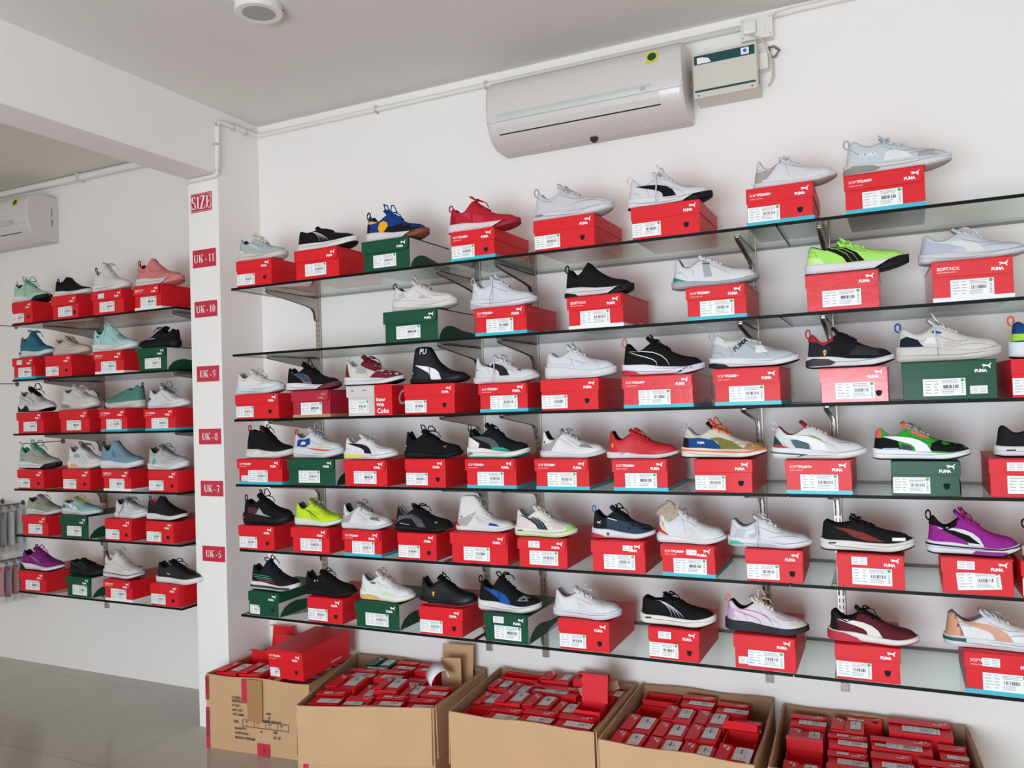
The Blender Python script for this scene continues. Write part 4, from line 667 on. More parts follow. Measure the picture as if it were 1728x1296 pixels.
# ---------------------------------------------------------------- size signs on the pillar
M_SIGN = mat('c51f3c', .35, coat=.3, name='red_sign_vinyl')
for t, x0, z1, x1, z0 in (('SIZE', -3.145, 2.66, -3.005, 2.565), ('UK - 11', -3.140, 2.374, -2.985, 2.285), ('UK - 10', -3.135, 2.115, -2.984, 2.035), ('UK - 9', -3.130, 1.79, -2.981, 1.712), ('UK - 8', -3.125, 1.477, -2.978, 1.40), ('UK - 7', -3.120, 1.219, -2.972, 1.143), ('UK - 6', -3.118, .897, -2.970, .821)):
    r = root('size_sign', (x0, -.2905, z0), 'red sign reading %s on the white pillar' % t.replace(' ', ''), 'sign', 'size signs on the pillar')
    w, h = x1-x0, z1-z0; part('backing', MB().box(0, w, -.0016, 0, 0, h), M_SIGN, r)
    mb = MB(); H = h*(.70 if t == 'SIZE' else .46); L = serif_word(t, H, mb); s = min(1.0, w*.92/L)
    mb.v = [(x*s+(w-L*s)/2, 0, z+(h-H)/2) for x, y, z in mb.v]; part('lettering', mb, M_PRINT, r, loc=(0, -.0022, 0))
    if t == 'SIZE':
        b = MB(); e = .004
        for a in ((e, w-e, e, e+.0015), (e, w-e, h-e-.0015, h-e), (e, e+.0015, e, h-e), (w-e-.0015, w-e, e, h-e)): quadf(b, a[0], a[1], a[2], a[3], -.002, 0)
        part('border_line', b, M_PRINT, r)
# ---------------------------------------------------------------- air conditioners
def air_con(loc, w, label, full=True):
    r = root('air_conditioner', loc, label, 'air conditioner', 'wall air conditioners')
    P = [(0, .285), (-.11, .287), (-.165, .280), (-.190, .262), (-.203, .225), (-.207, .17), (-.205, .115), (-.195, .075), (-.172, .040), (-.135, .012), (-.10, .0), (0, 0)]
    def yz(z):
        q = [p for p in P[3:11]][::-1]
        return float(np.interp(z, [p[1] for p in q], [p[0] for p in q]))
    n = len(P); xs = [(-w, .97), (-w+.006, .992), (-w+.02, 1), (-.02, 1), (-.006, .992), (0, .97)]; mb = MB()
    mb.grid([[(x, y*s, .14+(z-.14)*s) for y, z in P] for x, s in xs], close=True); c = len(mb.v); mb.f += [tuple(range(n-1, -1, -1)), tuple(range(c-n, c))]; mb.m += [0, 0]
    pv = mat('d3ccc9', .35, coat=.2, name='air_con_plastic'); o = part('body', mb, pv, r, smooth=False)
    for p in o.data.polygons: p.use_smooth = len(p.vertices) == 4
    def strip(nm, x0, x1, z0, z1, off, m, k=6, th=0):
        g = MB(); zz = [z0+(z1-z0)*i/k for i in range(k+1)]; g.grid([[(x, yz(z)-off, z) for z in zz] for x in (x0, x1)], flip=True); g.grid([[(x, yz(z)+.004, z) for z in zz] for x in (x0, x1)])
        for i in (0, -1): g.add([(x0, yz(zz[i])-off, zz[i]), (x1, yz(zz[i])-off, zz[i]), (x1, yz(zz[i])+.004, zz[i]), (x0, yz(zz[i])+.004, zz[i])], [(0, 1, 2, 3)])
        for x in (x0, x1): g.add([(x, yz(z)-off, z) for z in zz]+[(x, yz(z)+.004, z) for z in zz[::-1]], [tuple(range(2*k+2))])
        return part(nm, g, m, r, smooth=False)
    strip('display_strip', -w+.05, -.125, .098, .128, .0018, mat('c4c7c5', .35, metal=.15, coat=.2, name='silver_strip'))
    strip('louver', -w+.045, -.095, .050, .095, .0030, pv)
    strip('air_gap', -w+.05, -.092, .046, .0505, .0012, M_SLOT)
    strip('seam_line', -w+.002, -.002, .0960, .0975, .0008, mat('aaa4a1', .6))
    part('badge', MB().box(-.023, .023, -.0008, 0, -.023, .023), mat('e3d41e', .4), r, loc=(-.115, yz(.232)-.0012, .232), rot=(-.30, 0, 0))
    link('badge_disc', disc(.018, 24).mesh('badge_disc', mat('0f4a2c', .4)), r, (-.115, yz(.232)-.0030, .2325), (-.30, 0, 0))
    link('display_window', MB().box(0, .022, -.0006, 0, 0, .014).mesh('display_window', mat('b3b3ae', .3)), r, (-.165, yz(.112)-.0025, .106))
    if full:
        link('maker_print', text_mesh('Midea', .012, M_PRINT), r, (-w+.085, yz(.148)-.0012, .146))
        part('drain_plug', MB().tube([(0, 0, .004), (0, 0, -.012), (0, 0, -.022)], [.018, .017, .007], 12), mat('2b2222', .6), r, loc=(-w*.48, -.075, .002))
        for x in (-w*.72, -w*.2): part('clip', MB().box(-.012, .012, -.010, 0, -.003, .002), pv, r, loc=(x, -.085, .0))
    part('side_vent', MB().box(0, .0012, -.03, -.015, 0, .04).box(0, .0012, -.03, -.02, .06, .11), mat('a19a96', .6), r, loc=(-.0012+.0015, -.02, .10))
    return r
air_con((-.665, -.001, 2.657), .845, 'large white split air conditioner high on the main wall')
air_con((-4.70, .099, 2.660), .845, 'white split air conditioner at the left edge behind the beam', full=False)
# ---------------------------------------------------------------- stabiliser, socket, plug, cables
TEAL = mat('12464a', .35, name='teal_print')
r = root('voltage_stabiliser', (-.640, 0, 2.722), 'cream metal stabiliser box with teal bands beside the air conditioner', 'stabiliser')
part('case', MB().box(0, .242, -.122, 0, 0, .178), mat('cfcabf', .45, name='cream_enamel'), r, bevel=.003)
part('top_band', MB().box(.006, .236, -.1228, -.1222, .130, .166), TEAL, r); part('lower_band', MB().box(.006, .236, -.1228, -.1222, .022, .030), TEAL, r)
part('badge', MB().box(0, .030, -.0006, 0, 0, .026), M_WHT, r, loc=(.185, -.1232, .135)); link('badge_mark', disc(.007).mesh('badge_mark', mat('2a6fb5', .4)), r, (.200, -.1242, .149))
part('maker_label', MB().add([(0, 0, 0), (.055, 0, 0), (.044, 0, .017), (.02, 0, .024), (0, 0, .024)], [(0, 1, 2, 3, 4)]), M_WHT, r, loc=(.018, -.1236, .133))
for x in (.02, .222): link('screw', disc(.003).mesh('screw', M_SLOT), r, (x, -.1226, .009))
part('terminal_block', MB().box(0, .032, -.05, -.008, 0, .062), M_PVC, r, loc=(.242, 0, .095), bevel=.002)
part('side_print', MB().box(0, .0008, -.06, -.05, .0, .06), M_INK, r, loc=(.2422, -.01, .03))
r = root('socket_outlet', (-.462, 0, 2.938), 'white surface socket with rocker switch under the ceiling', 'socket')
part('back_box', MB().box(0, .118, -.045, 0, 0, .086), M_PVC, r, bevel=.002); part('face_plate', MB().box(-.001, .119, -.052, -.045, -.001, .087), M_PVC, r, bevel=.002)
part('switch_rocker', MB().box(.070, .094, -.056, -.051, .022, .064), M_PVC, r, bevel=.002)
for x, z in ((.008, .010), (.110, .010), (.008, .076), (.110, .076)): link('screw', disc(.0025).mesh('screw', mat('6a6460', .5)), r, (x, -.0525, z))
r = root('power_plug', (-.428, -.053, 2.982), 'rounded white plug top pushed into the ceiling socket', 'plug')
part('plug_body', MB().box(-.026, .026, -.022, 0, -.028, .028), M_PVC, r, bevel=.009)
tag(part('power_cable', MB().tube([(-.424, -.068, 2.950), (-.385, -.060, 2.930), (-.366, -.045, 2.89), (-.352, -.03, 2.84), (-.352, -.025, 2.79), (-.362, -.02, 2.765), (-.372, -.02, 2.757)], .0042, 8), mat('c9bfae', .5), None, smooth=True), 'cream power cable looping from plug to stabiliser', 'cable')
tag(part('output_cable', MB().tube([(-.360, -.03, 2.862), (-.34, -.03, 2.862), (-.325, -.028, 2.885), (-.345, -.024, 2.905), (-.366, -.02, 2.905), (-.360, -.02, 2.893)], .0050, 8), mat('8d8177', .5), None, smooth=True), 'taupe cable curling beside the stabiliser', 'cable')
def pipe(pts, rad, label):
    o = []
    for i, p in enumerate(pts):
        if 0 < i < len(pts)-1:
            a, b, c = Vector(pts[i-1]), Vector(p), Vector(pts[i+1]); d = .03
            p0 = b+(a-b).normalized()*min(d, (a-b).length*.45); p1 = b+(c-b).normalized()*min(d, (c-b).length*.45)
            for t in (0, .25, .5, .75, 1): o.append(p0*(1-t)**2+b*2*t*(1-t)+p1*t**2)
        else: o.append(Vector(p))
    return o
r = root('conduit_pipe', (XR, -.01, 3.02), 'white conduit running under the ceiling and around the pillar', 'conduit')
def loc_(pts, o): return [(p[0]-o[0], p[1]-o[1], p[2]-o[2]) for p in pts]
O1 = (XR, -.01, 3.02)
part('tube', MB().tube(loc_(pipe([(-.468, -.013, 3.008), (XR+.013, -.013, 3.008), (XR+.013, -.300, 3.000), (XR+.013, -.303, 2.727), (XP+.01, -.303, 2.724), (XP-.012, -.25, 2.724), (XP-.012, .06, 2.724)], 0, ''), O1), .0115, 10), M_PVC, r, smooth=True)
part('tube', MB().tube(loc_(pipe([(-.338, -.013, 3.030), (-.25, -.013, 3.034), (.9, -.013, 3.034)], 0, ''), O1), .0125, 10), M_PVC, r, smooth=True)
for x, y, z, a in ((-2.2, -.004, 3.008, 0), (-1.6, -.004, 3.008, 0), (XR+.004, -.10, 3.004, 1), (XR+.004, -.30, 2.88, 2), (XR+.004, -.19, 3.003, 1)):
    s = (.006, .02, .017) if a == 0 else (.02, .006, .017) if a == 1 else (.02, .017, .006)
    part('saddle_clip', MB().box(x-s[0]-O1[0], x+s[0]-O1[0], y-s[1]-O1[1], y+(s[1]*.3)-O1[1], z-s[2]-O1[2], z+s[2]-O1[2]), mat('bdb7b0', .4), r, bevel=.0015)
r = root('conduit_pipe', (-4.2, .09, 3.035), 'thick white conduit under the ceiling of the left bay', 'conduit')
part('tube', MB().tube([(-3.5, -.02, .0), (1.035, -.02, .0)], .021, 12), M_PVC, r, smooth=True)
part('saddle_clip', MB().box(-.01, .01, -.048, .009, -.028, .022), mat('d5d0ca', .4), r, loc=(-.25, 0, 0), bevel=.002)
# ---------------------------------------------------------------- ceiling lamp
r = root('ceiling_lamp', (-2.052, -.978, CZ), 'round surface-mounted panel lamp, unlit, on the ceiling', 'lamp')
def ring(r0, r1, z0, z1, n=40):
    g = MB(); g.grid([[(q*math.cos(2*math.pi*i/n), q*math.sin(2*math.pi*i/n), z) for i in range(n)] for q, z in ((r1*.96, z0), (r1, z0-.002), (r1, z1+.004), (r1-.004, z1), (r0, z1), (r0, z1+.002))], close=True); return g
part('rim', ring(.060, .086, 0, -.033), mat('e6e2de', .45, name='lamp_plastic'), r, smooth=False)
g = MB(); n = 40; g.add([(.060*math.cos(2*math.pi*i/n), .060*math.sin(2*math.pi*i/n), -.0315) for i in range(n)], [tuple(range(n))]); part('diffuser', g, mat('a3a09c', .5, name='lamp_diffuser'), r)
for a in (.6, 2.7, 4.8): part('screw', MB().tube([(.086*math.cos(a), .086*math.sin(a), -.016), (.0885*math.cos(a), .0885*math.sin(a), -.016)], .003, 8), M_SLOT, r)
# ---------------------------------------------------------------- hooks and hanging packets at the far left
def hook(x, z, L, label):
    r = root('display_hook', (x, .1, z), label, 'hook', 'peg hooks on the left wall')
    part('base_disc', MB().tube([(0, -.0005, 0), (0, -.006, 0)], .017, 14), mat('6d6762', .35, metal=.7), r)
    part('rod', MB().tube([(0, -.005, 0), (0, -L, -.002), (0, -L-.012, .010)], .0028, 8), mat('77716b', .3, metal=.8), r)
HK = [(-5.13, 1.787, .20, 'empty steel hook beside the second left-wall shelf'), (-5.13, 2.162, .14, 'empty steel hook beside the top left-wall shelf'), (-4.691, 1.411, .27, 'empty steel hook behind the grey-green mint-heeled runner'),
 (-5.09, 1.016, .27, 'steel hook carrying clear sock packets'), (-5.30, 1.02, .27, 'steel hook at the left edge above the grey packets'), (-5.30, .70, .27, 'steel hook at the left edge with coloured packets'), (-4.98, .69, .27, 'steel hook carrying the striped packets')]
for h in HK: hook(*h)
def packet(x, y, z, w, h, cols, label, group, tw):
    r = root('sock_packet', (x, y, z), label, 'packet', group, (0, 0, tw))
    rnd = random.Random(int((x+y)*1000)); b = MB(); rows = []
    for i in range(9):
        t = i/8; rows.append([(w*(q-.5)*(1-.12*math.sin(t*3)), -.003-.012*math.sin(math.pi*t)*math.sin(math.pi*q)+.002*math.sin(9*q+i), -h*t) for q in (0, .2, .4, .6, .8, 1)])
    b.grid(rows); b.grid([[(p[0], -p[1]*.6, p[2]) for p in rr] for rr in rows]); part('clear_bag', b, M_BAG, r, smooth=True)
    for i, c in enumerate(cols):
        n = len(cols); x0 = -w*.40+w*.8*i/n; x1 = x0+w*.8/n*.92
        part('sock', MB().box(x0, x1, -.006, .005, -h*.86+rnd.uniform(0, .02), -h*(.10+.04*rnd.random())), mat(c, .85, noise=.15, nscale=90), r, bevel=.004)
    part('hang_card', MB().box(-w*.22, w*.22, -.0012, .0012, -.022, .004), mat('5a5753', .6), r)
gcol = [['8d8f8c', 'b5b5b0'], ['6f706e', 'c3c1bc'], ['9b9a97', '5f6a64'], ['b9b7b2', '8a8783'], ['7d7a76', 'bcb9b4']]
for i in range(5): packet(-5.09, .05-.055*i, 1.010, .13, .30, gcol[i], 'clear packet of grey socks, on the hook beside the fifth shelf' if i < 4 else 'foremost clear packet of grey socks on the upper hook', 'grey sock packets', .12+.04*i)
for i in range(4): packet(-5.30, .05-.06*i, 1.012, .14, .30, gcol[(i+2) % 5], 'grey sock packet on the hook at the left edge', 'grey sock packets at the edge', .1+.03*i)
ccol = [['3a3d46', 'b04a3c'], ['7c2f4a', '2f5a4c'], ['27304a', 'a8423c'], ['4c7a5a', '8c3050'], ['2b2f3a', 'c04a58']]
for i in range(5): packet(-4.98, .05-.05*i, .684, .12, .26, ccol[i], 'packet of multicoloured socks on the lower hook' if i < 4 else 'foremost packet of multicoloured socks on the lower hook', 'coloured sock packets', .12+.04*i)
for i in range(3): packet(-5.30, -.0-.09*i, .694, .15, .28, [['d96a2c', 'd96a2c'], ['c9c7c2', '2a4f8c'], ['8c2f44', 'd2d0cc']][i], ('orange and clear', 'white and blue', 'crimson and white')[i]+' sock packet at the left edge', 'coloured sock packets at the edge', .1+.03*i)
r = root('wall_cover_plate', (-5.244, .0995, 1.269), 'blank white rectangular cover plate on the left wall', 'plate')
part('plate', MB().box(0, .228, -.006, 0, 0, .222), M_WALL, r, bevel=.002)
# ---------------------------------------------------------------- crumpled paper in the white racing shoe
g = MB(); rnd = random.Random(5); rows = []
for i in range(11):
    t = i/10; rr = .043*max(.15, math.sin(math.pi*(.16+.78*t)))**.8*(.62+.5*min(1, t*1.8))
    rows.append([((rr+rnd.uniform(-.011, .008))*1.05*math.cos(2*math.pi*k/14+i*.1), (rr+rnd.uniform(-.010, .006))*.62*math.sin(2*math.pi*k/14+i*.1), .090*t+rnd.uniform(-.006, .006)) for k in range(14)])
g.grid(rows, close=True); g.f.append(tuple(range(len(g.v)-14, len(g.v)))); g.m.append(0)
tag(part('crumpled_paper', g, mat('b3a28e', .85, noise=.08, nscale=30, name='packing_paper'), None, loc=(-.728, -.388, 1.094)), 'crumpled tan packing paper stuffed in the white racing shoe', 'paper')
# ---------------------------------------------------------------- cartons of shoe boxes on the floor
def carton(c, H, label, flaps=''):
    FL, FR, BR, BL = [Vector((p[0], p[1], 0)) for p in c]; O = (FL+FR+BR+BL)/4
    r = root('carton', (O.x, O.y, 0), label, 'carton', 'cartons of shoe boxes on the floor'); q = [p-O for p in (FL, FR, BR, BL)]; n = 4
    ins = [p*(1-.006/max(p.length*.7, .01)) for p in q]; mb = MB(); K = 8; rnd = random.Random(int(-FL.x*100))
    for i in range(4):
        a, b, ia, ib = q[i], q[(i+1) % 4], ins[i], ins[(i+1) % 4]; nrm = Vector(((b-a).y, -(b-a).x, 0)).normalized()
        ph = rnd.uniform(0, 3)
        out = [[tuple(a.lerp(b, k/K)+nrm*.006*math.sin(math.pi*k/K)*(z/H)**2*math.sin(ph+2)+Vector((0, 0, z+(.0035*math.sin(k*1.3+ph) if z == H else 0)))) for k in range(K+1)] for z in (.001, H*.33, H*.66, H)]
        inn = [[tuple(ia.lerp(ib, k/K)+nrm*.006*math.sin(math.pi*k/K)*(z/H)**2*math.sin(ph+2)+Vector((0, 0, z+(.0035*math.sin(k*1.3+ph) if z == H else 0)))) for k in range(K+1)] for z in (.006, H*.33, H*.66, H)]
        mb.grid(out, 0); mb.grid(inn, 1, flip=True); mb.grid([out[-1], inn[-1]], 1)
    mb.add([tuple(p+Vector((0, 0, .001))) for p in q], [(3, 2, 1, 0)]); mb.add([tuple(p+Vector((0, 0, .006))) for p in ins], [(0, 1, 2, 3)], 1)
    part('carton_body', mb, [M_CARD, M_CARD_IN], r)
    for s, (i, L, off) in {'f': (0, .222, .010), 'r': (1, .20, .007), 'l': (3, .20, .007), 'b': (2, .12, .008)}.items():
        if s not in flaps: continue
        a, b = q[i], q[(i+1) % 4]; nrm = Vector(((b-a).y, -(b-a).x, 0)).normalized(); t = .004; g = MB(); e = (b-a).normalized()*.008
        prof = [(0, H+.001), (off*.6, H+.003), (off, H-.008), (off+.004, H-L), (off+.004-t, H-L), (off-t, H-.012), (off*.4, H-.002)]
        g.grid([[tuple((a+e if w == 0 else b-e)+nrm*p[0]+Vector((0, 0, p[1]))) for p in prof] for w in (0, 1)], close=True)
        for w in (0, 1): g.add([tuple((a+e if w == 0 else b-e)+nrm*p[0]+Vector((0, 0, p[1]))) for p in prof], [tuple(range(7))])
        part('flap', g, M_CARD, r)
    return r, q
def hollow(loc, w, h, ztop, rot, label, group, flap='', m=None):
    """shoe box standing on end with its upper end open, w across, h deep"""
    m = m or M_RED; r = root('shoe_box', loc, label, 'shoe box', group, rot); D = ztop; t = .003; g = MB()
    g.box(-w/2, w/2, 0, t, -D, 0); g.box(-w/2, w/2, h-t, h, -D, .0); g.box(-w/2, -w/2+t, t, h-t, -D, 0); g.box(w/2-t, w/2, t, h-t, -D, 0); g.box(-w/2+t, w/2-t, t, h-t, -D, -D+t)
    part('box_base', g, m, r)
    L, a = {'': (.11, -.14), 's': (.045, -.1), 'f': (.085, .85), '-': (0, 0)}[flap]
    if L: part('lid', MB().box(-w/2-.002, w/2+.002, 0, .003, 0, L).box(-w/2-.002, w/2+.002, -.025, .0, L-.003, L), m, r, loc=(0, h+.001, -.002), rot=(a, 0, 0))
    return r
def pack(cq, cells, zr, name, seed):
    rnd = random.Random(seed); FL, FR, BR, BL = [Vector((p[0], p[1], 0)) for p in cq]; m = .028; n = 0
    def P(s, t): return (FL.lerp(FR, s)).lerp(BL.lerp(BR, s), t)
    for s0, s1, t0, t1, ori, o, dz, txt in cells:
        s0, s1, t0, t1 = [m+(1-2*m)*v for v in (s0, s1, t0, t1)]
        c = P((s0+s1)/2, (t0+t1)/2); ex = (P(s1, (t0+t1)/2)-P(s0, (t0+t1)/2)); ey = (P((s0+s1)/2, t1)-P((s0+s1)/2, t0)); ds, dt = ex.length*.94, ey.length*.94
        sh = abs(ex.normalized().dot(ey.normalized())); ds *= 1-sh*.25; dt *= 1-sh*.3
        yaw = math.atan2(ex.y, ex.x)*.7+math.atan2(-ey.x, ey.y)*.3; zt = zr+dz+rnd.uniform(-.012, .004)
        tx, ty = rnd.uniform(-.02, .02), rnd.uniform(-.015, .015)
        lab = txt+', '+name; grp = 'shoe boxes packed '+name
        if ori == 'O': e = Vector((-math.sin(yaw), math.cos(yaw), 0)); hollow(tuple(c-e*dt/2+Vector((0, 0, zt))), ds, dt, zt-.008, (tx*.3, 0, yaw), lab, grp, flap=o); continue
        if ori == 'H': e = Vector((-math.sin(yaw), math.cos(yaw), 0)); org = c-e*dt/2; w, h, yw = ds, dt, yaw
        else: e = Vector((math.cos(yaw), math.sin(yaw), 0)); org = c+e*ds/2; w, h, yw = dt, ds, yaw+math.pi/2
        D = zt-.012
        shoe_box(tuple(org+Vector((0, 0, zt))), w, h, o, lab, grp, rot=(-math.pi/2+tx*.4, ty*.4, yw), d=D, seed=seed*40+n); n += 1
C1 = [(-2.925, -.470), (-2.365, -.420), (-2.405, -.03), (-2.925, -.03)]
C2 = [(-2.200, -.695), (-1.665, -.520), (-1.690, -.035), (-2.385, -.035)]
C3 = [(-1.560, -.580), (-.985, -.560), (-.985, -.05), (-1.600, -.05)]
C4 = [(-.945, -.620), (-.428, -.620), (-.440, -.022), (-.960, -.026)]
C5 = [(-.386, -.600), (.232, -.560), (.205, -.026), (-.405, -.026)]
r1, q1 = carton(C1, .340, 'brown cardboard carton with black stamped print, against the pillar', 'l')
a, b = q1[0], q1[1]; yaw = math.atan2(b.y-a.y, b.x-a.x); INK = mat('2a2320', .8, name='stamp_ink'); TAPE = mat('c22742', .3, coat=.4, name='red_tape'); BT = mat('a87a50', .25, coat=.5, name='brown_tape')
def onf(nm, me, u, z, off=.0012, rot=0): return link(nm, me, r1, (a.x+math.cos(yaw)*u+math.sin(yaw)*off, a.y+math.sin(yaw)*u-math.cos(yaw)*off-.0045, z), (0, rot, yaw))
for t, u, z, s in (('P. INDIA', .148, .243, .0155), ('BANGALORE', .148, .228, .0155), ('O / NO  :', .148, .208, .0145), ('ART. NO', .150, .187, .0155), ('4443', .335, .187, .0150), ('02', .345, .169, .014), ('ART. NAME', .152, .168, .0135), ('ONSPEED VELOCITY', .306, .154, .0135), ('SIZE:', .156, .136, .0145), ('QUANTITY :', .160, .106, .0145), ('18', .300, .104, .013), ('PRS', .372, .106, .015), ('CARTON NO :', .160, .085, .0140), ('OF  25', .372, .084, .015), ('MADE IN VIETNAM', .162, .064, .0145)):
    onf('stamped_print', text_mesh(t, s, INK, bold=.0004, sx=.88), u, z)
g = MB()
for x0, x1, z0, z1 in ((.205, .455, .122, .124), (.205, .455, .152, .154), (.205, .207, .122, .154), (.268, .270, .122, .154), (.330, .332, .122, .154), (.394, .396, .122, .154), (.453, .455, .122, .154)): quadf(g, x0, x1, z0, z1, 0, 0)
onf('stamped_table', g.mesh('stamped_table', INK), 0, 0)
for i, (t, v) in enumerate((('UK', '10'), ('US', '11'), ('EUR', '44.5'), ('CM', '29'))): onf('stamped_print', text_mesh(t, .009, INK, bold=.0003), .220+.0625*i, .141); onf('stamped_print', text_mesh(v, .009, INK), .222+.0625*i, .127)
def tape(u0, u1, z0, z1, m, off=.0022): onf('tape', MB().box(0, u1-u0, -.0006, 0, 0, z1-z0).mesh('tape', m), u0, z0, off)
tape(.001, .018, .225, .336, TAPE); tape(.001, .018, .004, .190, TAPE); tape(.205, .240, .232, .338, TAPE); tape(.236, .318, .150, .339, BT, .0030); tape(.285, .352, .002, .055, TAPE)
for t, u, z in (('SPORTS IN', .004, .325), ('S INDIA PVT. LTD', .004, .172), ('LTD', .318, .046)): onf('tape_print', text_mesh(t, .0145, INK, bold=.0003), u, z, .0036 if u < .1 else .0036, math.pi/2)
r2, q2 = carton(C2, .365, 'brown carton with front flap folded down, second from the pillar', 'frl')
yw2 = math.atan2(q2[1].y-q2[0].y, q2[1].x-q2[0].x)
link('tape', MB().box(.022, .044, -.0012, -.0004, .02, .17).mesh('tape', TAPE), r2, (q2[0].x, q2[0].y, 0), (0, 0, yw2))
carton(C3, .385, 'brown carton packed with red boxes, third from the pillar', 'rl')
carton(C4, .385, 'brown carton with neat rows of red box ends, fourth from pillar', 'l')
carton(C5, .372, 'brown carton at the right end of the floor row', 'rl')
n1 = 'in the stamped carton'; n2 = 'in the second carton'; n3 = 'in the third carton'; n4 = 'in the fourth carton'; n5 = 'in the rightmost carton'
pack(C1, [(.02,.25,.02,.36,'V','B',.012,'red box end with wide label at the front left corner'), (.27,.50,.02,.40,'V','BF',.015,'red box end with big label, front middle'), (.52,.66,.02,.34,'V','B',-.01,'red box end beside the raised red box'), (.68,.98,.02,.30,'H','B',-.03,'red box end under the raised red box, front'),
 (.02,.26,.40,.62,'O','s',.01,'open red box near the left rim'), (.28,.56,.44,.66,'O','',.02,'open red box with lid sticking up, middle'), (.60,.98,.34,.62,'H','B',-.03,'red box end under the raised red box, middle'), (.03,.30,.66,.96,'O','',.03,'open red box with raised lid in the back left corner'), (.34,.62,.70,.96,'V','A',-.01,'red box end at the back, left of the raised box'), (.66,.97,.66,.96,'H','B',-.03,'red box end under the raised red box, back')], .338, n1, 11)
shoe_box((-2.485, -.425, .352), .208, .128, 'AnF', 'red shoebox lying on top of the stamped carton, lid askew', 'loose shoe box on the cartons', rot=(.06, -.02, -.05), seed=77)
pack(C2, [(.02,.26,.02,.26,'H','Bs',.0,'red box end at the front left corner'), (.27,.49,.02,.22,'H','A',-.005,'plain red box end, front row second'), (.50,.74,.02,.24,'H','Bs',.0,'red box end with white sticker, front row third'), (.75,.98,.02,.26,'H','B',-.004,'red box end at the front right corner'),
 (.03,.28,.29,.55,'V','B',.010,'red box end with long label, left of second row'), (.29,.42,.25,.52,'V','A',-.02,'sunken red box end in the second row'), (.43,.62,.27,.54,'V','B',.012,'red box end with raised corner, second row centre'), (.63,.77,.27,.54,'V','B',.0,'narrow red box end, second row'), (.78,.98,.29,.50,'H','B',-.004,'red box end with wide label, second row right'),
 (.05,.29,.57,.74,'H','B',.0,'red box end with open mouth, third row left'), (.30,.52,.57,.76,'H','B',.008,'tilted red box end, third row middle'), (.53,.70,.56,.76,'H','A',-.02,'sunken red box end, third row'),
 (.16,.35,.78,.99,'V','BG',.014,'green box end near the back'), (.36,.54,.79,.98,'H','B',.012,'red box end with label, back row'), (.55,.73,.79,.97,'H','B',.016,'red box end with emblem, back row beside cardboard')], .358, n2, 22)
for i, (x, y, w, h, rx, rz, t) in enumerate(((-1.80, -.085, .15, .13, -.12, .1, 'tall'), (-1.785, -.165, .09, .10, .05, .25, 'short'))):
    tag(part('cardboard_insert', MB().box(-w/2, w/2, -.002, .002, -.12, h), M_CARD, None, loc=(x, y, .345), rot=(rx, 0, rz)), t+' loose cardboard divider sticking up from the second carton', 'cardboard')
g = MB(); g.grid([[(.045*math.cos(a)+.01*s, s*.035, .05*math.sin(a)) for s in (-1, 1)] for a in [math.radians(200-16*i) for i in range(13)]]); 
o = part('paper_strip', g, M_WHT, None, loc=(-1.80, -.262, .388), rot=(.3, .1, 1.2), smooth=True); so = o.modifiers.new('thickness', 'SOLIDIFY'); so.thickness = .0012; tag(o, 'curled strip of white tissue paper in the second carton', 'paper')
pack(C3, [(.02,.20,.02,.25,'O','-',-.01,'open dark box at the front left corner'), (.21,.45,.02,.25,'H','B',.0,'red box end with torn label, front row'), (.46,.70,.02,.25,'H','B',-.002,'red box end with wide label, front row centre'), (.72,.98,.02,.25,'H','B',.002,'red box end at the front right corner'),
 (.02,.18,.28,.56,'V','B',-.012,'red box end low beside the left wall'), (.20,.40,.27,.54,'V','B',.010,'red box end with emblem at its corner, second row left'), (.41,.61,.27,.54,'V','BF',.010,'red box end with lettering, second row centre'), (.62,.78,.27,.52,'V','B',-.008,'red box end with small label, second row right'), (.79,.98,.28,.48,'O','',.015,'open box with raised bright red lid'),
 (.02,.17,.60,.82,'V','B',.006,'red box end against the left wall, third row'), (.18,.34,.57,.80,'V','A',.004,'red box end with finger hole, third row'), (.35,.72,.60,.77,'H','B2',.004,'wide red box end with two labels'), (.73,.97,.54,.74,'O','-',.005,'open red box with bent card edges'),
 (.03,.35,.84,.99,'O','-',.008,'open red tray against the back wall'), (.37,.60,.80,.99,'V','B',.030,'raised red box end at the back, centre'), (.62,.86,.80,.99,'H','B',.034,'raised red box end at the back, right'), (.87,.99,.78,.97,'V','A',.0,'narrow red box end in the back right corner')], .376, n3, 33)
tag(part('cardboard_insert', MB().box(-.08, .08, -.002, .002, -.02, .022), M_CARD, None, loc=(-1.085, -.21, .408), rot=(.5, -.22, .25)), 'bent cardboard strip poking out of the third carton', 'cardboard')
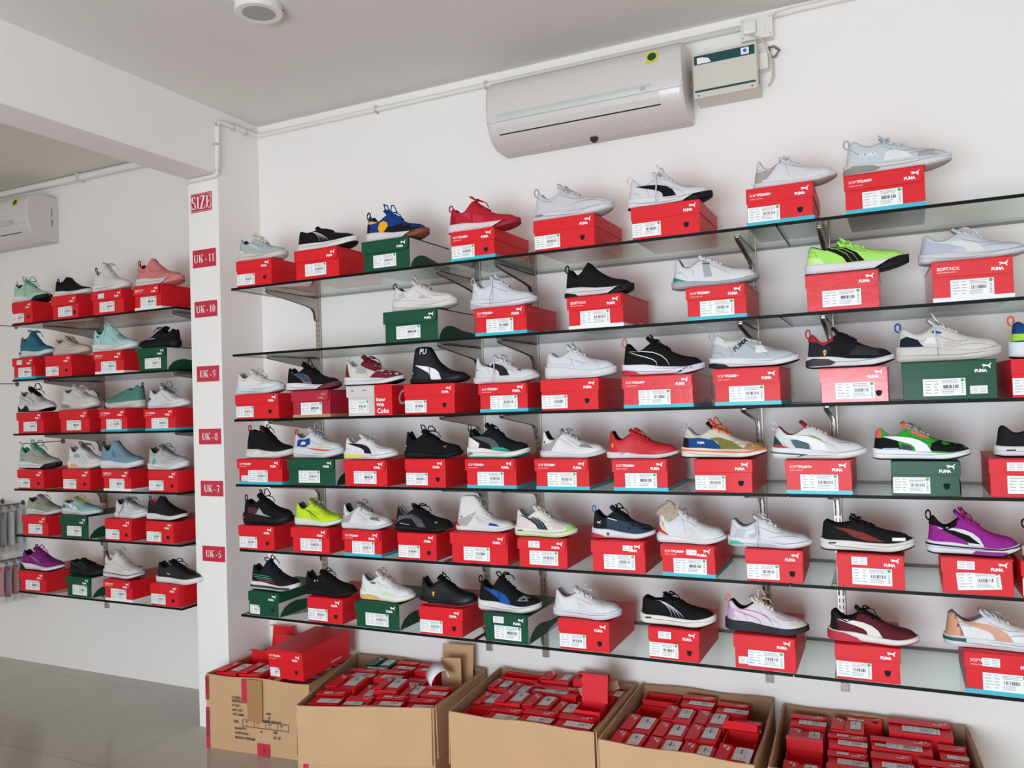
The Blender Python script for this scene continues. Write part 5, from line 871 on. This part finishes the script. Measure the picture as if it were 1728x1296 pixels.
pack(C4, [(.01,.25,.01,.24,'V','B',.002,'crushed red box end at the front left corner'), (.26,.50,.01,.24,'V','Bw',.0,'red box end with white edge, front row second'), (.51,.74,.01,.24,'V','B',.0,'red box end with peeling label, front row third'), (.75,.99,.01,.26,'V','BFw',.0,'red box end with white band at the front right corner'),
 (.01,.25,.27,.54,'V','B',-.002,'red box end with large label, second row left'), (.26,.49,.26,.50,'V','B',-.004,'red box end with emblem, second row second'), (.50,.73,.26,.50,'V','B',-.002,'red box end with emblem and label, second row third'), (.75,.99,.28,.54,'O','f',.0,'open red box with lifted lid by the right wall'),
 (.26,.49,.52,.74,'V','B',.0,'red box end with small label, third row second'), (.50,.74,.52,.76,'V','B',-.002,'red box end with large label, third row third'), (.76,.98,.57,.78,'H','B',-.02,'sunken red box end by the right wall'),
 (.02,.24,.58,.80,'O','-',-.01,'open red tray by the left wall'), (.02,.32,.82,.99,'O','-',.0,'open red tray in the back left corner'), (.34,.60,.78,.96,'H','B',.004,'red box end with band label, back row centre'), (.61,.86,.78,.96,'H','B',-.010,'red box end with wide label, back row right')], .366, n4, 44)
pack(C5, [(.02,.23,.02,.24,'V','B',-.01,'red box end at the front left corner'), (.25,.48,.02,.24,'H','B',-.01,'red box end, front row second'), (.50,.73,.02,.24,'H','A',-.01,'red box end, front row third'), (.75,.98,.02,.24,'H','B',-.01,'red box end at the front right corner'),
 (.02,.23,.27,.48,'O','s',-.02,'open box with folded flaps by the left wall'), (.25,.47,.27,.46,'H','Bs',-.012,'red box end with white sticker, second row'), (.48,.70,.27,.50,'H','B',-.008,'red box end with small label, second row centre'), (.72,.98,.25,.46,'H','B',-.006,'red box end with dark label, second row right'),
 (.02,.23,.50,.70,'V','B',.004,'pinkish red box end with tall label, third row left'), (.25,.47,.49,.66,'H','Bs',.0,'red box end with torn film, third row'), (.48,.82,.53,.70,'H','B2',.006,'wide red box end with open mouth'), (.84,.99,.50,.72,'H','BR',.006,'red box end with rounded flap by the right wall'),
 (.02,.24,.73,.90,'H','B',.010,'red box end with flat label near the back left'), (.26,.46,.69,.88,'V','B',.010,'red box end with large grey label'), (.34,.57,.90,.99,'H','As',.012,'thin red box end against the back wall'), (.58,.95,.76,.99,'H','B',.018,'large dull red box end at the back')], .356, n5, 55)
